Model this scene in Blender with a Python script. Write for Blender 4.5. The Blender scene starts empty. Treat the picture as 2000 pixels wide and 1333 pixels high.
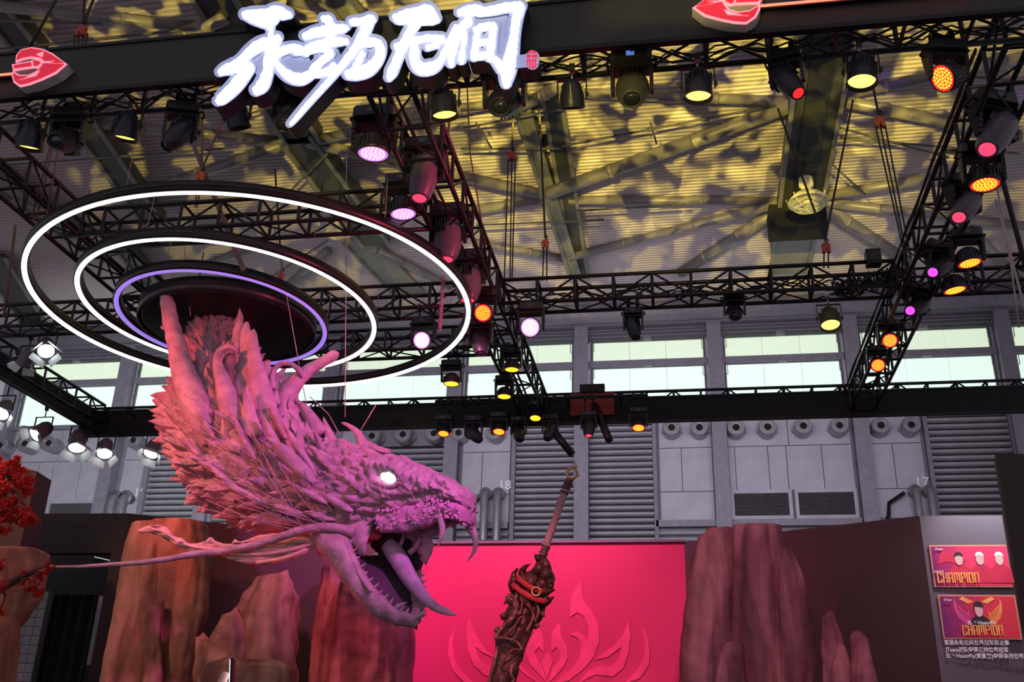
import bpy, bmesh, math, random
import numpy as np
from mathutils import Vector, Matrix, noise
from mathutils.geometry import tessellate_polygon
R = random.Random(7)
scene = bpy.context.scene
COL = scene.collection
PI = math.pi

# ------------------------------------------------------------------ camera
FPX, CXP, CYP = 1967.57, 1000.0, 666.5
CAM = Vector((0.0, 0.0, 1.7))
MW = np.array([[0.98621059, 0.03944842, 0.16072492],
               [0.16315335, -0.39455535, -0.90427156],
               [0.02774279, 0.918025, -0.39555081]])      # camera axes -> world
cam_d = bpy.data.cameras.new('camera')
cam = bpy.data.objects.new('camera', cam_d)
COL.objects.link(cam)
cam_d.sensor_width = 36.0
cam_d.lens = FPX / 2000 * 36.0
cam_d.clip_end = 300
m4 = Matrix([list(MW[0]) + [CAM.x], list(MW[1]) + [CAM.y], list(MW[2]) + [CAM.z], [0, 0, 0, 1]])
cam.matrix_world = m4
scene.camera = cam

# ------------------------------------------------------------------ view, world
vs = scene.view_settings
vs.view_transform = 'Standard'
vs.look = 'None'
vs.gamma = 1.0
vs.use_curve_mapping = False
vs.exposure = 0.0
world = bpy.data.worlds.new('world')
scene.world = world
world.use_nodes = True
bg = world.node_tree.nodes['Background']
bg.inputs[0].default_value = (0.80, 0.74, 0.86, 1)
bg.inputs[1].default_value = 0.34

# ------------------------------------------------------------------ lights of the hall and the show
def aim_quat(d):
    return Vector(d).normalized().to_track_quat('-Z', 'Y').to_euler()

def spot(name, loc, target, color, power, angle, blend=0.4, radius=0.06, gobo=None):
    l = bpy.data.lights.new(name, 'SPOT')
    l.energy = power; l.color = color; l.spot_size = math.radians(angle); l.spot_blend = blend
    l.shadow_soft_size = radius
    o = bpy.data.objects.new(name, l); COL.objects.link(o)
    o.location = loc; o.rotation_euler = aim_quat(Vector(target) - Vector(loc))
    if gobo:
        l.use_nodes = True
        nt = l.node_tree; em = nt.nodes['Emission']
        tc = nt.nodes.new('ShaderNodeTexCoord')
        sx = nt.nodes.new('ShaderNodeSeparateXYZ'); nt.links.new(tc.outputs['Normal'], sx.inputs[0])
        def mth(op, a, b):
            n = nt.nodes.new('ShaderNodeMath'); n.operation = op
            for i, v in enumerate((a, b)):
                if v is None: continue
                if isinstance(v, (int, float)): n.inputs[i].default_value = v
                else: nt.links.new(v, n.inputs[i])
            return n.outputs[0]
        u = mth('DIVIDE', sx.outputs[0], sx.outputs[2]); v = mth('DIVIDE', sx.outputs[1], sx.outputs[2])
        cb = nt.nodes.new('ShaderNodeCombineXYZ')
        nt.links.new(mth('MULTIPLY', u, gobo[0]), cb.inputs[0]); nt.links.new(mth('MULTIPLY', v, gobo[1]), cb.inputs[1])
        cb.inputs[2].default_value = gobo[2]
        nz = nt.nodes.new('ShaderNodeTexNoise'); nz.inputs['Scale'].default_value = 1.0; nz.inputs['Detail'].default_value = 0.6
        nz.inputs['Distortion'].default_value = 0.5
        nt.links.new(cb.outputs[0], nz.inputs['Vector'])
        rp = nt.nodes.new('ShaderNodeValToRGB'); nt.links.new(nz.outputs['Fac'], rp.inputs[0])
        rp.color_ramp.elements[0].position = gobo[3]; rp.color_ramp.elements[0].color = (0, 0, 0, 1)
        rp.color_ramp.elements[1].position = gobo[3] + 0.075; rp.color_ramp.elements[1].color = (1, 1, 1, 1)
        nt.links.new(rp.outputs[0], em.inputs['Strength'])
    return o

def area(name, loc, target, color, power, sx, sy):
    l = bpy.data.lights.new(name, 'AREA'); l.shape = 'RECTANGLE'
    l.size = sx; l.size_y = sy; l.energy = power; l.color = color; l.spread = math.radians(75)
    o = bpy.data.objects.new(name, l); COL.objects.link(o)
    o.location = loc; o.rotation_euler = aim_quat(Vector(target) - Vector(loc))
    return o

YEL = (1.0, 0.80, 0.13)
for gx, tx, ty, pw, sc in ((-5.2, -10.0, 18.0, 9000, 2.1), (-3.4, -5.8, 19.0, 10000, 5.3), (-1.4, -1.8, 19.0, 15000, 1.3), (0.4, 2.0, 18.6, 17000, 7.7), (2.4, 5.6, 17.6, 11000, 4.4), (-3.0, -3.5, 13.8, 5000, 9.1), (0.8, 2.5, 13.4, 6000, 3.7), (-1.0, -3.2, 22.5, 14000, 6.6), (1.2, 2.2, 23.0, 14000, 8.3)):
    spot('gobo_beam', (gx, 5.6, 7.0), (tx, ty, 16.2), YEL, pw * .72, 33 if ty < 21 else 18, 0.35, 0.012, (24, 31, sc, 0.515))
spot('violet_beam', (1.5, 6.0, 7.0), (5.5, 15.5, 16.2), (0.35, 0.2, 1.0), 1500, 50, 0.3, 0.012, (9, 15, 6.2, 0.62))
# the show lights that colour the sculpture, the rocks and the red backdrop
spot('coral_beam', (-6.6, 5.2, 5.3), (-4.2, 8.0, 4.5), (1.0, 0.09, 0.09), 700, 42, 0.6, 0.08)
spot('magenta_beam', (-0.2, 5.3, 5.5), (-2.75, 8.0, 4.1), (0.88, 0.14, 0.70), 640, 46, 0.6, 0.08)
spot('white_front', (-2.6, 1.2, 3.9), (-3.3, 8.0, 4.4), (1.0, 0.50, 0.66), 80, 34, 0.7, 0.15)
spot('red_under', (-3.6, 8.4, 1.6), (-3.1, 8.0, 3.4), (1.0, 0.03, 0.03), 60, 60, 0.6, 0.05)
spot('red_wash', (-2.0, 8.6, 5.7), (-2.0, 10.7, 3.7), (1.0, 0.25, 0.52), 620, 110, 0.9, 0.1)
spot('sword_fill', (-1.2, 2.6, 4.4), (-1.1, 7.4, 2.7), (1.0, 0.26, 0.36), 620, 20, 0.7, 0.08)  # added fill without a fixture, reddens the sword
spot('red_side', (1.2, 6.2, 5.3), (-1.9, 7.6, 5.9), (1.0, 0.06, 0.16), 420, 60, 0.6, 0.06)
spot('rock_wash', (0.6, 4.4, 6.0), (1.2, 9.3, 2.9), (1.0, 0.36, 0.52), 460, 40, 0.8, 0.1)
spot('rock_wash', (-5.8, 4.6, 6.0), (-4.2, 8.6, 2.6), (1.0, 0.42, 0.30), 380, 46, 0.8, 0.1)
spot('poster_light', (2.80, 9.2, 4.7), (2.72, 9.7, 3.7), (1.0, 0.95, 1.0), 150, 80, 0.8, 0.05)
area('hall_fill', (-2, 15, 9.0), (-2, 32, 11.0), (0.92, 0.86, 1.0), 430, 18, 3)
spot('white_beam', (-8.6, 13.4, 5.9), (-18.0, 30, 9.6), (0.9, 0.95, 1.0), 11000, 50, 0.8, 0.1)
spot('tree_fill', (-5.0, 3.0, 4.6), (-6.0, 6.3, 3.7), (1.0, 0.25, 0.18), 110, 30, 0.8, 0.1)  # extra fill added to brighten the red blossoms, no lamp hangs here
spot('gobo_beam', (-1.5, -1.0, 3.2), (-1.5, 5.4, 6.4), YEL, 1100, 38, 0.3, 0.02, (5, 9, 3.3, 0.53))

# ------------------------------------------------------------------ pixel -> world, mesh helpers
def ray(px, py):
    v = MW @ np.array([px - CXP, -(py - CYP), -FPX])
    return Vector(v)
def aty(px, py, Y):
    d = ray(px, py); return CAM + d * (Y / d.y)
def atz(px, py, Z):
    d = ray(px, py); return CAM + d * ((Z - CAM.z) / d.z)
def V(*a): return Vector(a)

def link(name, me, m=None, parent=None):
    o = bpy.data.objects.new(name, me); COL.objects.link(o)
    if m is not None and me is not None and not me.materials:
        for q in (m if isinstance(m, (list, tuple)) else [m]): me.materials.append(q)
    if parent is not None: o.parent = parent
    return o
def tag(o, label=None, cat=None, group=None, kind=None):
    if label: o['label'] = label
    if cat: o['category'] = cat
    if group: o['group'] = group
    if kind: o['kind'] = kind
    return o
def empty(name, loc, label=None, cat=None, group=None, kind=None, rot=None):
    o = bpy.data.objects.new(name, None); COL.objects.link(o); o.location = loc
    o.empty_display_size = 0.1
    if rot is not None: o.rotation_euler = rot
    return tag(o, label, cat, group, kind)

class MB:
    """collects shapes into one mesh; build(name, material, parent) makes ONE object"""
    def __init__(s): s.v = []; s.f = []; s.mi = []; s.sm = []
    def add(s, vs, fs, mi=0, smooth=False):
        n = len(s.v); s.v += [tuple(v) for v in vs]
        s.f += [tuple(i + n for i in f) for f in fs]; s.mi += [mi] * len(fs); s.sm += [smooth] * len(fs)
        return s
    def box(s, lo, hi, mi=0, mat=None):
        x0, y0, z0 = lo; x1, y1, z1 = hi
        vs = [V(x, y, z) for z in (z0, z1) for y in (y0, y1) for x in (x0, x1)]
        if mat is not None: vs = [mat @ v for v in vs]
        return s.add(vs, [(0, 2, 3, 1), (4, 5, 7, 6), (0, 1, 5, 4), (2, 6, 7, 3), (0, 4, 6, 2), (1, 3, 7, 5)], mi)
    def tube(s, pts, rad, n=8, mi=0, cap=True, flat=1.0, up=None, smooth=True):
        pts = [Vector(p) for p in pts]
        rs = rad if isinstance(rad, (list, tuple)) else [rad] * len(pts)
        ref = Vector(up) if up is not None else None
        vs = []; prev = None
        for i, p in enumerate(pts):
            t = (pts[min(i + 1, len(pts) - 1)] - pts[max(i - 1, 0)])
            if t.length < 1e-9: t = V(0, 0, 1)
            t.normalize()
            if prev is None:
                a = ref if ref is not None else (V(0, 0, 1) if abs(t.z) < 0.9 else V(1, 0, 0))
            else: a = prev
            b = a - t * a.dot(t)
            if b.length < 1e-6: b = t.orthogonal()
            b.normalize(); prev = b; c = t.cross(b)
            for k in range(n):
                an = 2 * PI * (k + .5) / n
                vs.append(p + (b * math.cos(an) + c * math.sin(an) * flat) * rs[i])
        fs = []
        for i in range(len(pts) - 1):
            for k in range(n):
                a0 = i * n + k; a1 = i * n + (k + 1) % n
                fs.append((a0, a1, a1 + n, a0 + n))
        if cap:
            fs.append(tuple(range(n - 1, -1, -1))); fs.append(tuple((len(pts) - 1) * n + k for k in range(n)))
        return s.add(vs, fs, mi, smooth and n > 5)
    def lathe(s, prof, n=20, mi=0, mat=None, smooth=True, close=False):
        """profile of (radius, z) turned about local z"""
        vs = []
        for r, z in prof:
            for k in range(n):
                a = 2 * PI * k / n
                v = V(max(r, 1e-4) * math.cos(a), max(r, 1e-4) * math.sin(a), z)
                vs.append(mat @ v if mat is not None else v)
        fs = []
        L = len(prof)
        for i in range(L if close else L - 1):
            for k in range(n):
                a0 = i * n + k; a1 = i * n + (k + 1) % n; j = ((i + 1) % L) * n
                fs.append((a0, a1, j + (k + 1) % n, j + k))
        if not close:
            fs.append(tuple(range(n - 1, -1, -1))); fs.append(tuple((L - 1) * n + k for k in range(n)))
        return s.add(vs, fs, mi, smooth)
    def prism(s, outline, d, mi=0):
        """closed planar outline (3D points) pushed along vector d"""
        vs = [Vector(p) for p in outline]; n = len(vs)
        tris = [tuple(t) for t in tessellate_polygon([vs])]
        d = Vector(d)
        s.add(vs + [v + d for v in vs], [tuple(reversed(t)) for t in tris] + [tuple(i + n for i in t) for t in tris] +
              [(i, (i + 1) % n, (i + 1) % n + n, i + n) for i in range(n)], mi)
        return s
    def mesh(s, name):
        me = bpy.data.meshes.new(name)
        me.from_pydata([tuple(v) for v in s.v], [], s.f)
        me.polygons.foreach_set('material_index', s.mi)
        me.polygons.foreach_set('use_smooth', s.sm)
        me.update()
        bm = bmesh.new(); bm.from_mesh(me); bmesh.ops.recalc_face_normals(bm, faces=bm.faces); bm.to_mesh(me); bm.free()
        return me
    def build(s, name, m, parent=None):
        return link(name, s.mesh(name), m, parent)

# ------------------------------------------------------------------ procedural materials
def mat(name, col, rough=0.6, metal=0.0, col2=None, nscale=6.0, stretch=(1, 1, 1), bump=0.0, bscale=40.0, emit=None, es=0.0,
        lo=0.35, hi=0.65, spec=0.5, coords='Object', detail=4, kind='noise'):
    m = bpy.data.materials.new(name); m.use_nodes = True
    nt = m.node_tree; b = nt.nodes['Principled BSDF']
    b.inputs['Roughness'].default_value = rough; b.inputs['Metallic'].default_value = metal
    b.inputs['Specular IOR Level'].default_value = spec
    tc = nt.nodes.new('ShaderNodeTexCoord'); mp = nt.nodes.new('ShaderNodeMapping')
    mp.inputs['Scale'].default_value = stretch
    nt.links.new(tc.outputs[coords], mp.inputs[0])
    nz = nt.nodes.new('ShaderNodeTexNoise'); nz.inputs['Scale'].default_value = nscale; nz.inputs['Detail'].default_value = detail
    nt.links.new(mp.outputs[0], nz.inputs['Vector'])
    rp = nt.nodes.new('ShaderNodeValToRGB')
    c2 = col2 if col2 is not None else tuple(c * 0.82 for c in col)
    rp.color_ramp.elements[0].position = lo; rp.color_ramp.elements[1].position = hi
    rp.color_ramp.elements[0].color = (*c2, 1); rp.color_ramp.elements[1].color = (*col, 1)
    nt.links.new(nz.outputs['Fac'], rp.inputs[0]); nt.links.new(rp.outputs[0], b.inputs['Base Color'])
    if bump > 0:
        n2 = nt.nodes.new('ShaderNodeTexNoise'); n2.inputs['Scale'].default_value = bscale; n2.inputs['Detail'].default_value = 5
        nt.links.new(mp.outputs[0], n2.inputs['Vector'])
        bp = nt.nodes.new('ShaderNodeBump'); bp.inputs['Strength'].default_value = bump; bp.inputs['Distance'].default_value = 0.02
        nt.links.new(n2.outputs['Fac'], bp.inputs['Height']); nt.links.new(bp.outputs[0], b.inputs['Normal'])
    if emit is not None:
        b.inputs['Emission Color'].default_value = (*emit, 1); b.inputs['Emission Strength'].default_value = es
    return m
M = {}
M['black'] = mat('black_metal', (0.012, 0.011, 0.013), 0.42, 0.3)
M['truss'] = mat('truss_paint', (0.022, 0.020, 0.024), 0.40, 0.4)
M['fixture'] = mat('fixture_plastic', (0.022, 0.020, 0.026), 0.35)
M['fixture_grey'] = mat('fixture_grey_plastic', (0.16, 0.13, 0.17), 0.38)
M['fixture_yellow_lit'] = mat('fixture_yellow_lit_shell', (0.085, 0.08, 0.035), 0.4)  # yellow lamp light put into the shell colour
M['glass'] = mat('dark_lens_glass', (0.03, 0.03, 0.04), 0.08, spec=0.9)
M['steel'] = mat('bright_steel', (0.5, 0.5, 0.52), 0.3, 0.9)
M['skin_black'] = mat('fascia_cloth', (0.014, 0.013, 0.015), 0.85)
M['fascia'] = mat('fascia_board', (0.035, 0.032, 0.030), 0.55)
M['wallgrey'] = mat('hall_wall', (0.20, 0.18, 0.22), 0.7)
M['panel'] = mat('wall_panel', (0.40, 0.37, 0.44), 0.55, col2=(0.34, 0.31, 0.37), nscale=1.5)
M['panel_lit'] = M['panel']
M['column'] = mat('column_paint', (0.21, 0.19, 0.24), 0.55)
M['slat'] = mat('shutter_slat', (0.40, 0.38, 0.43), 0.36, 0.2, nscale=3)
M['louvre'] = mat('louvre', (0.16, 0.14, 0.16), 0.5)
M['nozzle'] = mat('nozzle_steel', (0.32, 0.31, 0.34), 0.35, 0.5)
M['pipe'] = mat('pipe_grey', (0.26, 0.25, 0.28), 0.4, 0.4)
M['hole'] = mat('dark_opening', (0.006, 0.006, 0.007), 0.9)
M['numeral'] = mat('painted_number', (0.85, 0.82, 0.86), 0.6)
M['pane'] = mat('translucent_pane', (0.30, 0.34, 0.32), 0.5, emit=(0.74, 0.93, 0.82), es=0.98)
M['pane_up'] = mat('translucent_pane_upper', (0.3, 0.34, 0.3), 0.5, emit=(0.80, 0.95, 0.72), es=0.80)
M['frame'] = mat('window_frame', (0.10, 0.10, 0.11), 0.5)
M['roof'] = mat('roof_sheet', (0.56, 0.48, 0.50), 0.6, col2=(0.52, 0.45, 0.47), nscale=0.5)
M['roof_tube'] = mat('roof_tube_paint', (0.27, 0.24, 0.25), 0.36, nscale=2)
M['roof_beam'] = mat('roof_beam_paint', (0.055, 0.056, 0.054), 0.5, nscale=2)
M['roof_beam_lt'] = mat('roof_beam_edge_paint', (0.24, 0.23, 0.22), 0.5, nscale=2)
M['channel'] = mat('beam_channel', (0.022, 0.022, 0.022), 0.6)
M['rod'] = mat('tie_rod_steel', (0.12, 0.11, 0.11), 0.5)
M['orange'] = mat('hoist_orange', (0.75, 0.13, 0.04), 0.45)
M['red_hook'] = mat('hoist_red', (0.45, 0.04, 0.03), 0.45)
M['cable'] = mat('cable_black', (0.02, 0.016, 0.014), 0.6)
M['rope'] = mat('rope_light', (0.55, 0.45, 0.45), 0.7)
M['rope_brown'] = mat('rope_brown', (0.20, 0.10, 0.06), 0.7)
M['brown_wall'] = mat('booth_wall_brown', (0.046, 0.023, 0.020), 0.6, nscale=1.2)
M['grey_wall'] = mat('booth_wall_grey', (0.13, 0.11, 0.14), 0.45, nscale=1.2)
M['red_wall'] = mat('backdrop_red', (0.68, 0.026, 0.135), 0.6, col2=(0.66, 0.025, 0.13), nscale=0.6)
M['red_emblem'] = mat('backdrop_emblem_pink', (1.0, 0.07, 0.21), 0.6)
M['curtain'] = mat('black_curtain', (0.030, 0.034, 0.034), 0.8)
M['tile'] = mat('white_tile', (0.42, 0.38, 0.40), 0.35)
M['floor'] = mat('hall_floor', (0.16, 0.14, 0.14), 0.5, nscale=1)
M['sign_white'] = mat('sign_white', (0.9, 0.92, 1.0), 0.4, emit=(0.97, 0.98, 1.0), es=1.3)
M['sign_edge'] = mat('sign_lilac', (0.20, 0.22, 0.36), 0.4, emit=(0.42, 0.47, 0.80), es=0.58)
M['sign_dark'] = mat('sign_return', (0.02, 0.02, 0.035), 0.5)
M['seal_red'] = mat('seal_red', (0.8, 0.04, 0.09), 0.4, emit=(0.9, 0.03, 0.08), es=0.75)
M['emb_red'] = mat('emblem_red', (0.75, 0.03, 0.07), 0.4, emit=(0.80, 0.02, 0.055), es=0.6)
M['emb_pink'] = mat('emblem_pink', (0.95, 0.4, 0.5), 0.4, emit=(1.0, 0.30, 0.38), es=0.95)
M['emb_side'] = mat('emblem_return', (0.85, 0.78, 0.76), 0.5)
M['led_red'] = mat('led_strip_red', (1, .3, .2), 0.4, emit=(1.0, 0.16, 0.10), es=2.2)
M['led_white'] = mat('led_strip_white', (1, 1, 1), 0.4, emit=(0.93, 1.0, 0.97), es=2.6)
M['led_violet'] = mat('led_strip_violet', (.5, .35, 1), 0.4, emit=(0.33, 0.20, 0.78), es=1.0)
M['hoop'] = mat('hoop_black', (0.018, 0.013, 0.014), 0.35)
def lens(name, c, s): return mat(name, c, 0.3, emit=c, es=s)
M['l_yellow'] = lens('lens_yellow', (1.0, 0.82, 0.16), 1.9)
M['l_orange'] = lens('lens_orange_cells', (1.0, 0.42, 0.02), 2.6)
M['l_redface'] = lens('lens_red_face', (1.0, 0.025, 0.03), 1.1)
M['l_red'] = lens('lens_red', (1.0, 0.05, 0.12), 1.5)
M['l_magenta'] = lens('lens_magenta', (0.85, 0.06, 0.75), 1.6)
M['l_pinkwhite'] = lens('lens_pink_white', (1.0, 0.78, 1.0), 3.2)
M['l_pinkplate'] = lens('lens_pink_plate', (0.80, 0.36, 0.88), 1.0)
M['l_violet'] = lens('lens_violet', (0.62, 0.22, 0.80), 1.0)
M['l_violet_cell'] = lens('lens_violet_cell', (0.95, 0.62, 1.0), 1.3)
M['l_white'] = lens('lens_white', (0.93, 1.0, 1.0), 6.0)
M['l_blue'] = lens('display_blue', (0.15, 0.30, 0.9), 0.6)
M['flap'] = mat('barn_door_flap', (0.7, 0.75, 0.75), 0.4, 0.2)

# ================================================================== THE HALL
YW = 30.0
def W(px, py): return aty(px, py, YW)
def struct(name, mb, m, parent=None):
    o = mb.build(name, m, parent)
    if parent is None: o['kind'] = 'structure'
    return o
def bx(name, lo, hi, m, parent=None):
    return MB().box(lo, hi).build(name, m, parent)
_box_cache = {}
def shared_box(name, lo, hi, m, parent):
    """a box piece whose mesh is shared by pieces of the same size"""
    sz = tuple(round(hi[i] - lo[i], 3) for i in range(3)); key = (name, sz, m.name)
    if key not in _box_cache:
        me = MB().box((0, 0, 0), sz).mesh(name); me.materials.append(m); _box_cache[key] = me
    o = bpy.data.objects.new(name, _box_cache[key]); COL.objects.link(o); o.location = lo; o.parent = parent
    return o

fl = bx('floor', (-26, -4, -0.1), (16, 31, 0), M['floor']); fl['kind'] = 'structure'
wall = bx('wall_back', (-26, YW + 0.25, 0), (16, YW + 0.6, 12.40), M['wallgrey']); wall['kind'] = 'structure'
trim = bx('trim_1', (-26, YW - 0.25, 15.12), (16, YW + 0.5, 16.0), M['column']); trim['kind'] = 'structure'
MB().tube([(-26, YW - 0.45, 15.45), (16, YW - 0.45, 15.45)], 0.33, 16).build('gutter', M['column'], trim)
bx('lintel', (-26, YW + 0.05, 14.72), (16, YW + 0.3, 15.12), M['frame'], trim)
for z in (14.80, 14.93, 15.04):
    bx('rail', (-26, YW - 0.02, z), (16, YW + 0.05, z + 0.035), M['column'], trim)

COLX = [-23.1, -18.85, -15.3, -11.35, -7.14, -3.02, 1.18, 5.32, 9.75, 13.9]
for X in COLX:
    c = MB().box((X - 0.18, YW - 0.22, 0), (X + 0.18, YW + 0.25, 15.1))
    c.box((X - 0.22, YW - 0.30, 0), (X + 0.22, YW - 0.22, 15.1))
    c.build('trim_4', M['column'])['kind'] = 'structure'
ZP = [8.10, 8.87, 9.70, 11.08, 12.36]
# which bay carries what: P = white panels, S = shutter
bays = []
XP = [(-26, -23.4), (-22.8, -19.2), (-18.5, -17.75), (-10.9, -10.2), (-6.85, -5.30), (-0.66, 0.95), (1.42, 5.05), (5.60, 7.05)]
def panel(x0, x1, z0, z1):
    g = 0.012
    shared_box('panel', (x0 + g, YW + 0.17, z0 + g), (x1 - g, YW + 0.25, z1 - g), M['panel'], wall)
def louvre(x0, x1, z0, z1):
    r = empty('louvre_grille', ((x0 + x1) / 2, YW + 0.1, z0)); r.parent = wall
    f = MB()
    for lo, hi in (((x0, z0), (x1, z0 + .1)), ((x0, z1 - .1), (x1, z1)), ((x0, z0 + .1), (x0 + .1, z1 - .1)), ((x1 - .1, z0 + .1), (x1, z1 - .1))):
        f.box((lo[0], YW + 0.08, lo[1]), (hi[0], YW + 0.18, hi[1]))
    o = f.build('grille_frame', M['panel'], r); o.matrix_parent_inverse = r.matrix_world.inverted() if False else Matrix.Translation(-Vector(r.location))
    s = MB(); n = 15
    for i in range(n):
        z = z0 + .1 + (z1 - z0 - .2) * (i + .1) / n
        s.add([(x0 + .1, YW + .10, z), (x1 - .1, YW + .10, z), (x1 - .1, YW + .16, z + .045), (x0 + .1, YW + .16, z + .045), (x0 + .1, YW + .17, z + .02), (x1 - .1, YW + .17, z + .02)],
              [(0, 1, 2, 3), (0, 4, 5, 1), (3, 2, 5, 4)])
    q = s.build('louvre_blades', M['louvre'], r); q['kind'] = 'stuff'; q.matrix_parent_inverse = Matrix.Translation(-Vector(r.location))
for (x0, x1) in XP:
    w = x1 - x0
    if w > 3: cuts = [(x0, (x0 + x1) / 2), ((x0 + x1) / 2, x1)]
    else: cuts = [(x0, x1)]
    for a, b in cuts: panel(a, b, ZP[3], ZP[4])
    if w > 3: cs = [x0, x0 + .2, x0 + 1.18, x0 + 1.72, x0 + 2.75, x1]
    elif w > 1.2: cs = [x0, x0 + w * .42, x1]
    else: cs = [x0, x1]
    for a, b in zip(cs[:-1], cs[1:]): panel(a, b, ZP[2], ZP[3])
    if w > 3:
        xm = (x0 + x1) / 2
        louvre(x0, xm - .04, ZP[1] - .05, ZP[2]); louvre(xm + .04, x1, ZP[1] - .05, ZP[2])
    else: panel(x0, x1, ZP[1] - .05, ZP[2])
# roller shutters: every slat is a piece
SH = [(-17.45, -15.6, 11.35), (-15.0, -13.2, 11.35), (-13.1, -11.6, 11.35), (-10.0, -7.4, 11.35), (-5.1, -3.26, 12.2), (-2.8, -0.86, 12.2), (7.26, 9.5, 12.2), (9.98, 13.6, 12.2)]
for i, (x0, x1, zt) in enumerate(SH):
    d = empty('door_%d' % (i + 1), (0, 0, 0), kind='structure')
    bx('door_frame', (x0 - .13, YW - 0.02, 4), (x0 - .01, YW + .22, zt), M['wallgrey'], d)
    bx('door_frame', (x1 + .01, YW - 0.02, 4), (x1 + .13, YW + .22, zt), M['wallgrey'], d)
    bx('door_backing', (x0, YW + .2, 4), (x1, YW + .24, zt), M['hole'], d)
    z = 7.2
    me = None
    while z < zt - .1:
        if me is None:
            s = MB(); w = x1 - x0
            s.add([(0, .14, 0), (w, .14, 0), (w, .02, .03), (0, .02, .03), (w, .05, .12), (0, .05, .12), (w, .14, .155), (0, .14, .155)],
                  [(0, 1, 2, 3), (3, 2, 4, 5), (5, 4, 6, 7), (7, 6, 1, 0), (0, 3, 5, 7), (1, 6, 4, 2)])
            me = s.mesh('slat'); me.materials.append(M['slat'])
        o = bpy.data.objects.new('slat', me); COL.objects.link(o); o.location = (x0, YW + .04, z); o.parent = d
        z += 0.195
# low shutter band beside the red backdrop
for (x0, x1) in ((-0.8, 0.98), (1.42, 5.1), (-6.9, -5.3)):
    d = empty('trim_2', (0, 0, 0), kind='structure')
    w = x1 - x0
    s = MB(); s.add([(0, .14, 0), (w, .14, 0), (w, .02, .03), (0, .02, .03), (w, .05, .12), (0, .05, .12), (w, .14, .155), (0, .14, .155)],
                  [(0, 1, 2, 3), (3, 2, 4, 5), (5, 4, 6, 7), (7, 6, 1, 0), (0, 3, 5, 7), (1, 6, 4, 2)])
    me = s.mesh('slat'); me.materials.append(M['slat'])
    z = 7.0
    while z < 8.5:
        o = bpy.data.objects.new('slat', me); COL.objects.link(o); o.location = (x0, YW + .04, z); o.parent = d
        z += 0.195
    bx('cap_rail', (x0, YW - .02, 8.60), (x1, YW + .2, 8.80), M['column'], d)

# wall nozzles
def ordinal(i): return ['first', 'second', 'third', 'fourth', 'fifth', 'sixth', 'seventh', 'eighth', 'ninth', 'tenth', 'eleventh', 'twelfth',
                        'thirteenth', 'fourteenth', 'fifteenth', 'sixteenth', 'seventeenth', 'eighteenth'][i]
nz_mb = MB().lathe([(0.26, 0.52), (0.27, 0.05), (0.245, 0.0), (0.245, -0.02), (0.19, -0.02), (0.19, -0.05), (0.175, -0.05), (0.175, 0.02), (0.105, 0.02), (0.105, 0.2)], 20, smooth=False)
nz_me = nz_mb.mesh('nozzle_body'); nz_me.materials.append(M['nozzle'])
nh_me = MB().lathe([(0.10, 0.0), (0.10, 0.05)], 16).mesh('opening'); nh_me.materials.append(M['hole'])
nb_me = MB().box((-.31, -.06, .40), (.31, .06, .46)).mesh('nozzle_bracket'); nb_me.materials.append(M['nozzle'])
NZX = [(12, 876), (60, 873), (106, 872), (270, 866), (732, 858), (792, 855), (852, 853), (900, 852), (968, 851), (1312, 842), (1366, 842), (1437, 842), (1498, 841), (1567, 839), (1637, 838), (1717, 838), (1776, 837)]
nzlab = ["at the photo's left edge", 'second from the left edge', 'third from the left edge', 'behind the barn door spotlights', 'just above the sculpture crest', 'above the sculpture brow', 'behind the leftmost red lamp', 'behind the dark lamp right of the column', 'behind the second red lamp', 'first to the right of the shutter', 'left of the column above the biggest rock', 'right of that column above the biggest rock', 'second right of the column above the biggest rock', 'third right of the column above the biggest rock', 'left of the wide column near number 17', 'right of the wide column near number 17', 'beside the rightmost shutter']
for i, (px, py) in enumerate(NZX):
    p = W(px, py)
    r = empty('air_nozzle', (p.x, YW - 0.36, p.z), 'round grey wall nozzle, ' + nzlab[i], 'air nozzle', 'air nozzles along the back wall')
    r.rotation_euler = (-PI / 2, 0, 0)
    for n, me in (('nozzle_body', nz_me), ('opening', nh_me), ('nozzle_bracket', nb_me)):
        o = bpy.data.objects.new(n, me); COL.objects.link(o); o.parent = r
# painted numbers and standing pipes
def text_mesh(name, body, size, m, parent, mtx, extrude=0.004, bold=0.0, sx=1.0, align='CENTER'):
    cu = bpy.data.curves.new(name, 'FONT'); cu.body = body; cu.size = size; cu.extrude = extrude; cu.offset = bold
    cu.align_x = align; cu.align_y = 'CENTER'; cu.resolution_u = 3
    o = bpy.data.objects.new(name, cu); COL.objects.link(o)
    dg = bpy.context.evaluated_depsgraph_get(); me = bpy.data.meshes.new_from_object(o.evaluated_get(dg))
    bpy.data.objects.remove(o); me.name = name; me.materials.clear(); me.materials.append(m)
    me.transform(mtx @ Matrix.Diagonal((sx, 1, 1, 1)))
    return link(name, me, None, parent)
RX = Matrix.Rotation(PI / 2, 4, 'X')
for t, px, py in (('18', 984, 946), ('17', 1803, 940), ('19', 268, 960)):
    p = W(px, py)
    text_mesh('numeral', t, 0.42, M['numeral'], wall, Matrix.Translation((p.x, YW + .16, p.z)) @ RX)
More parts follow.
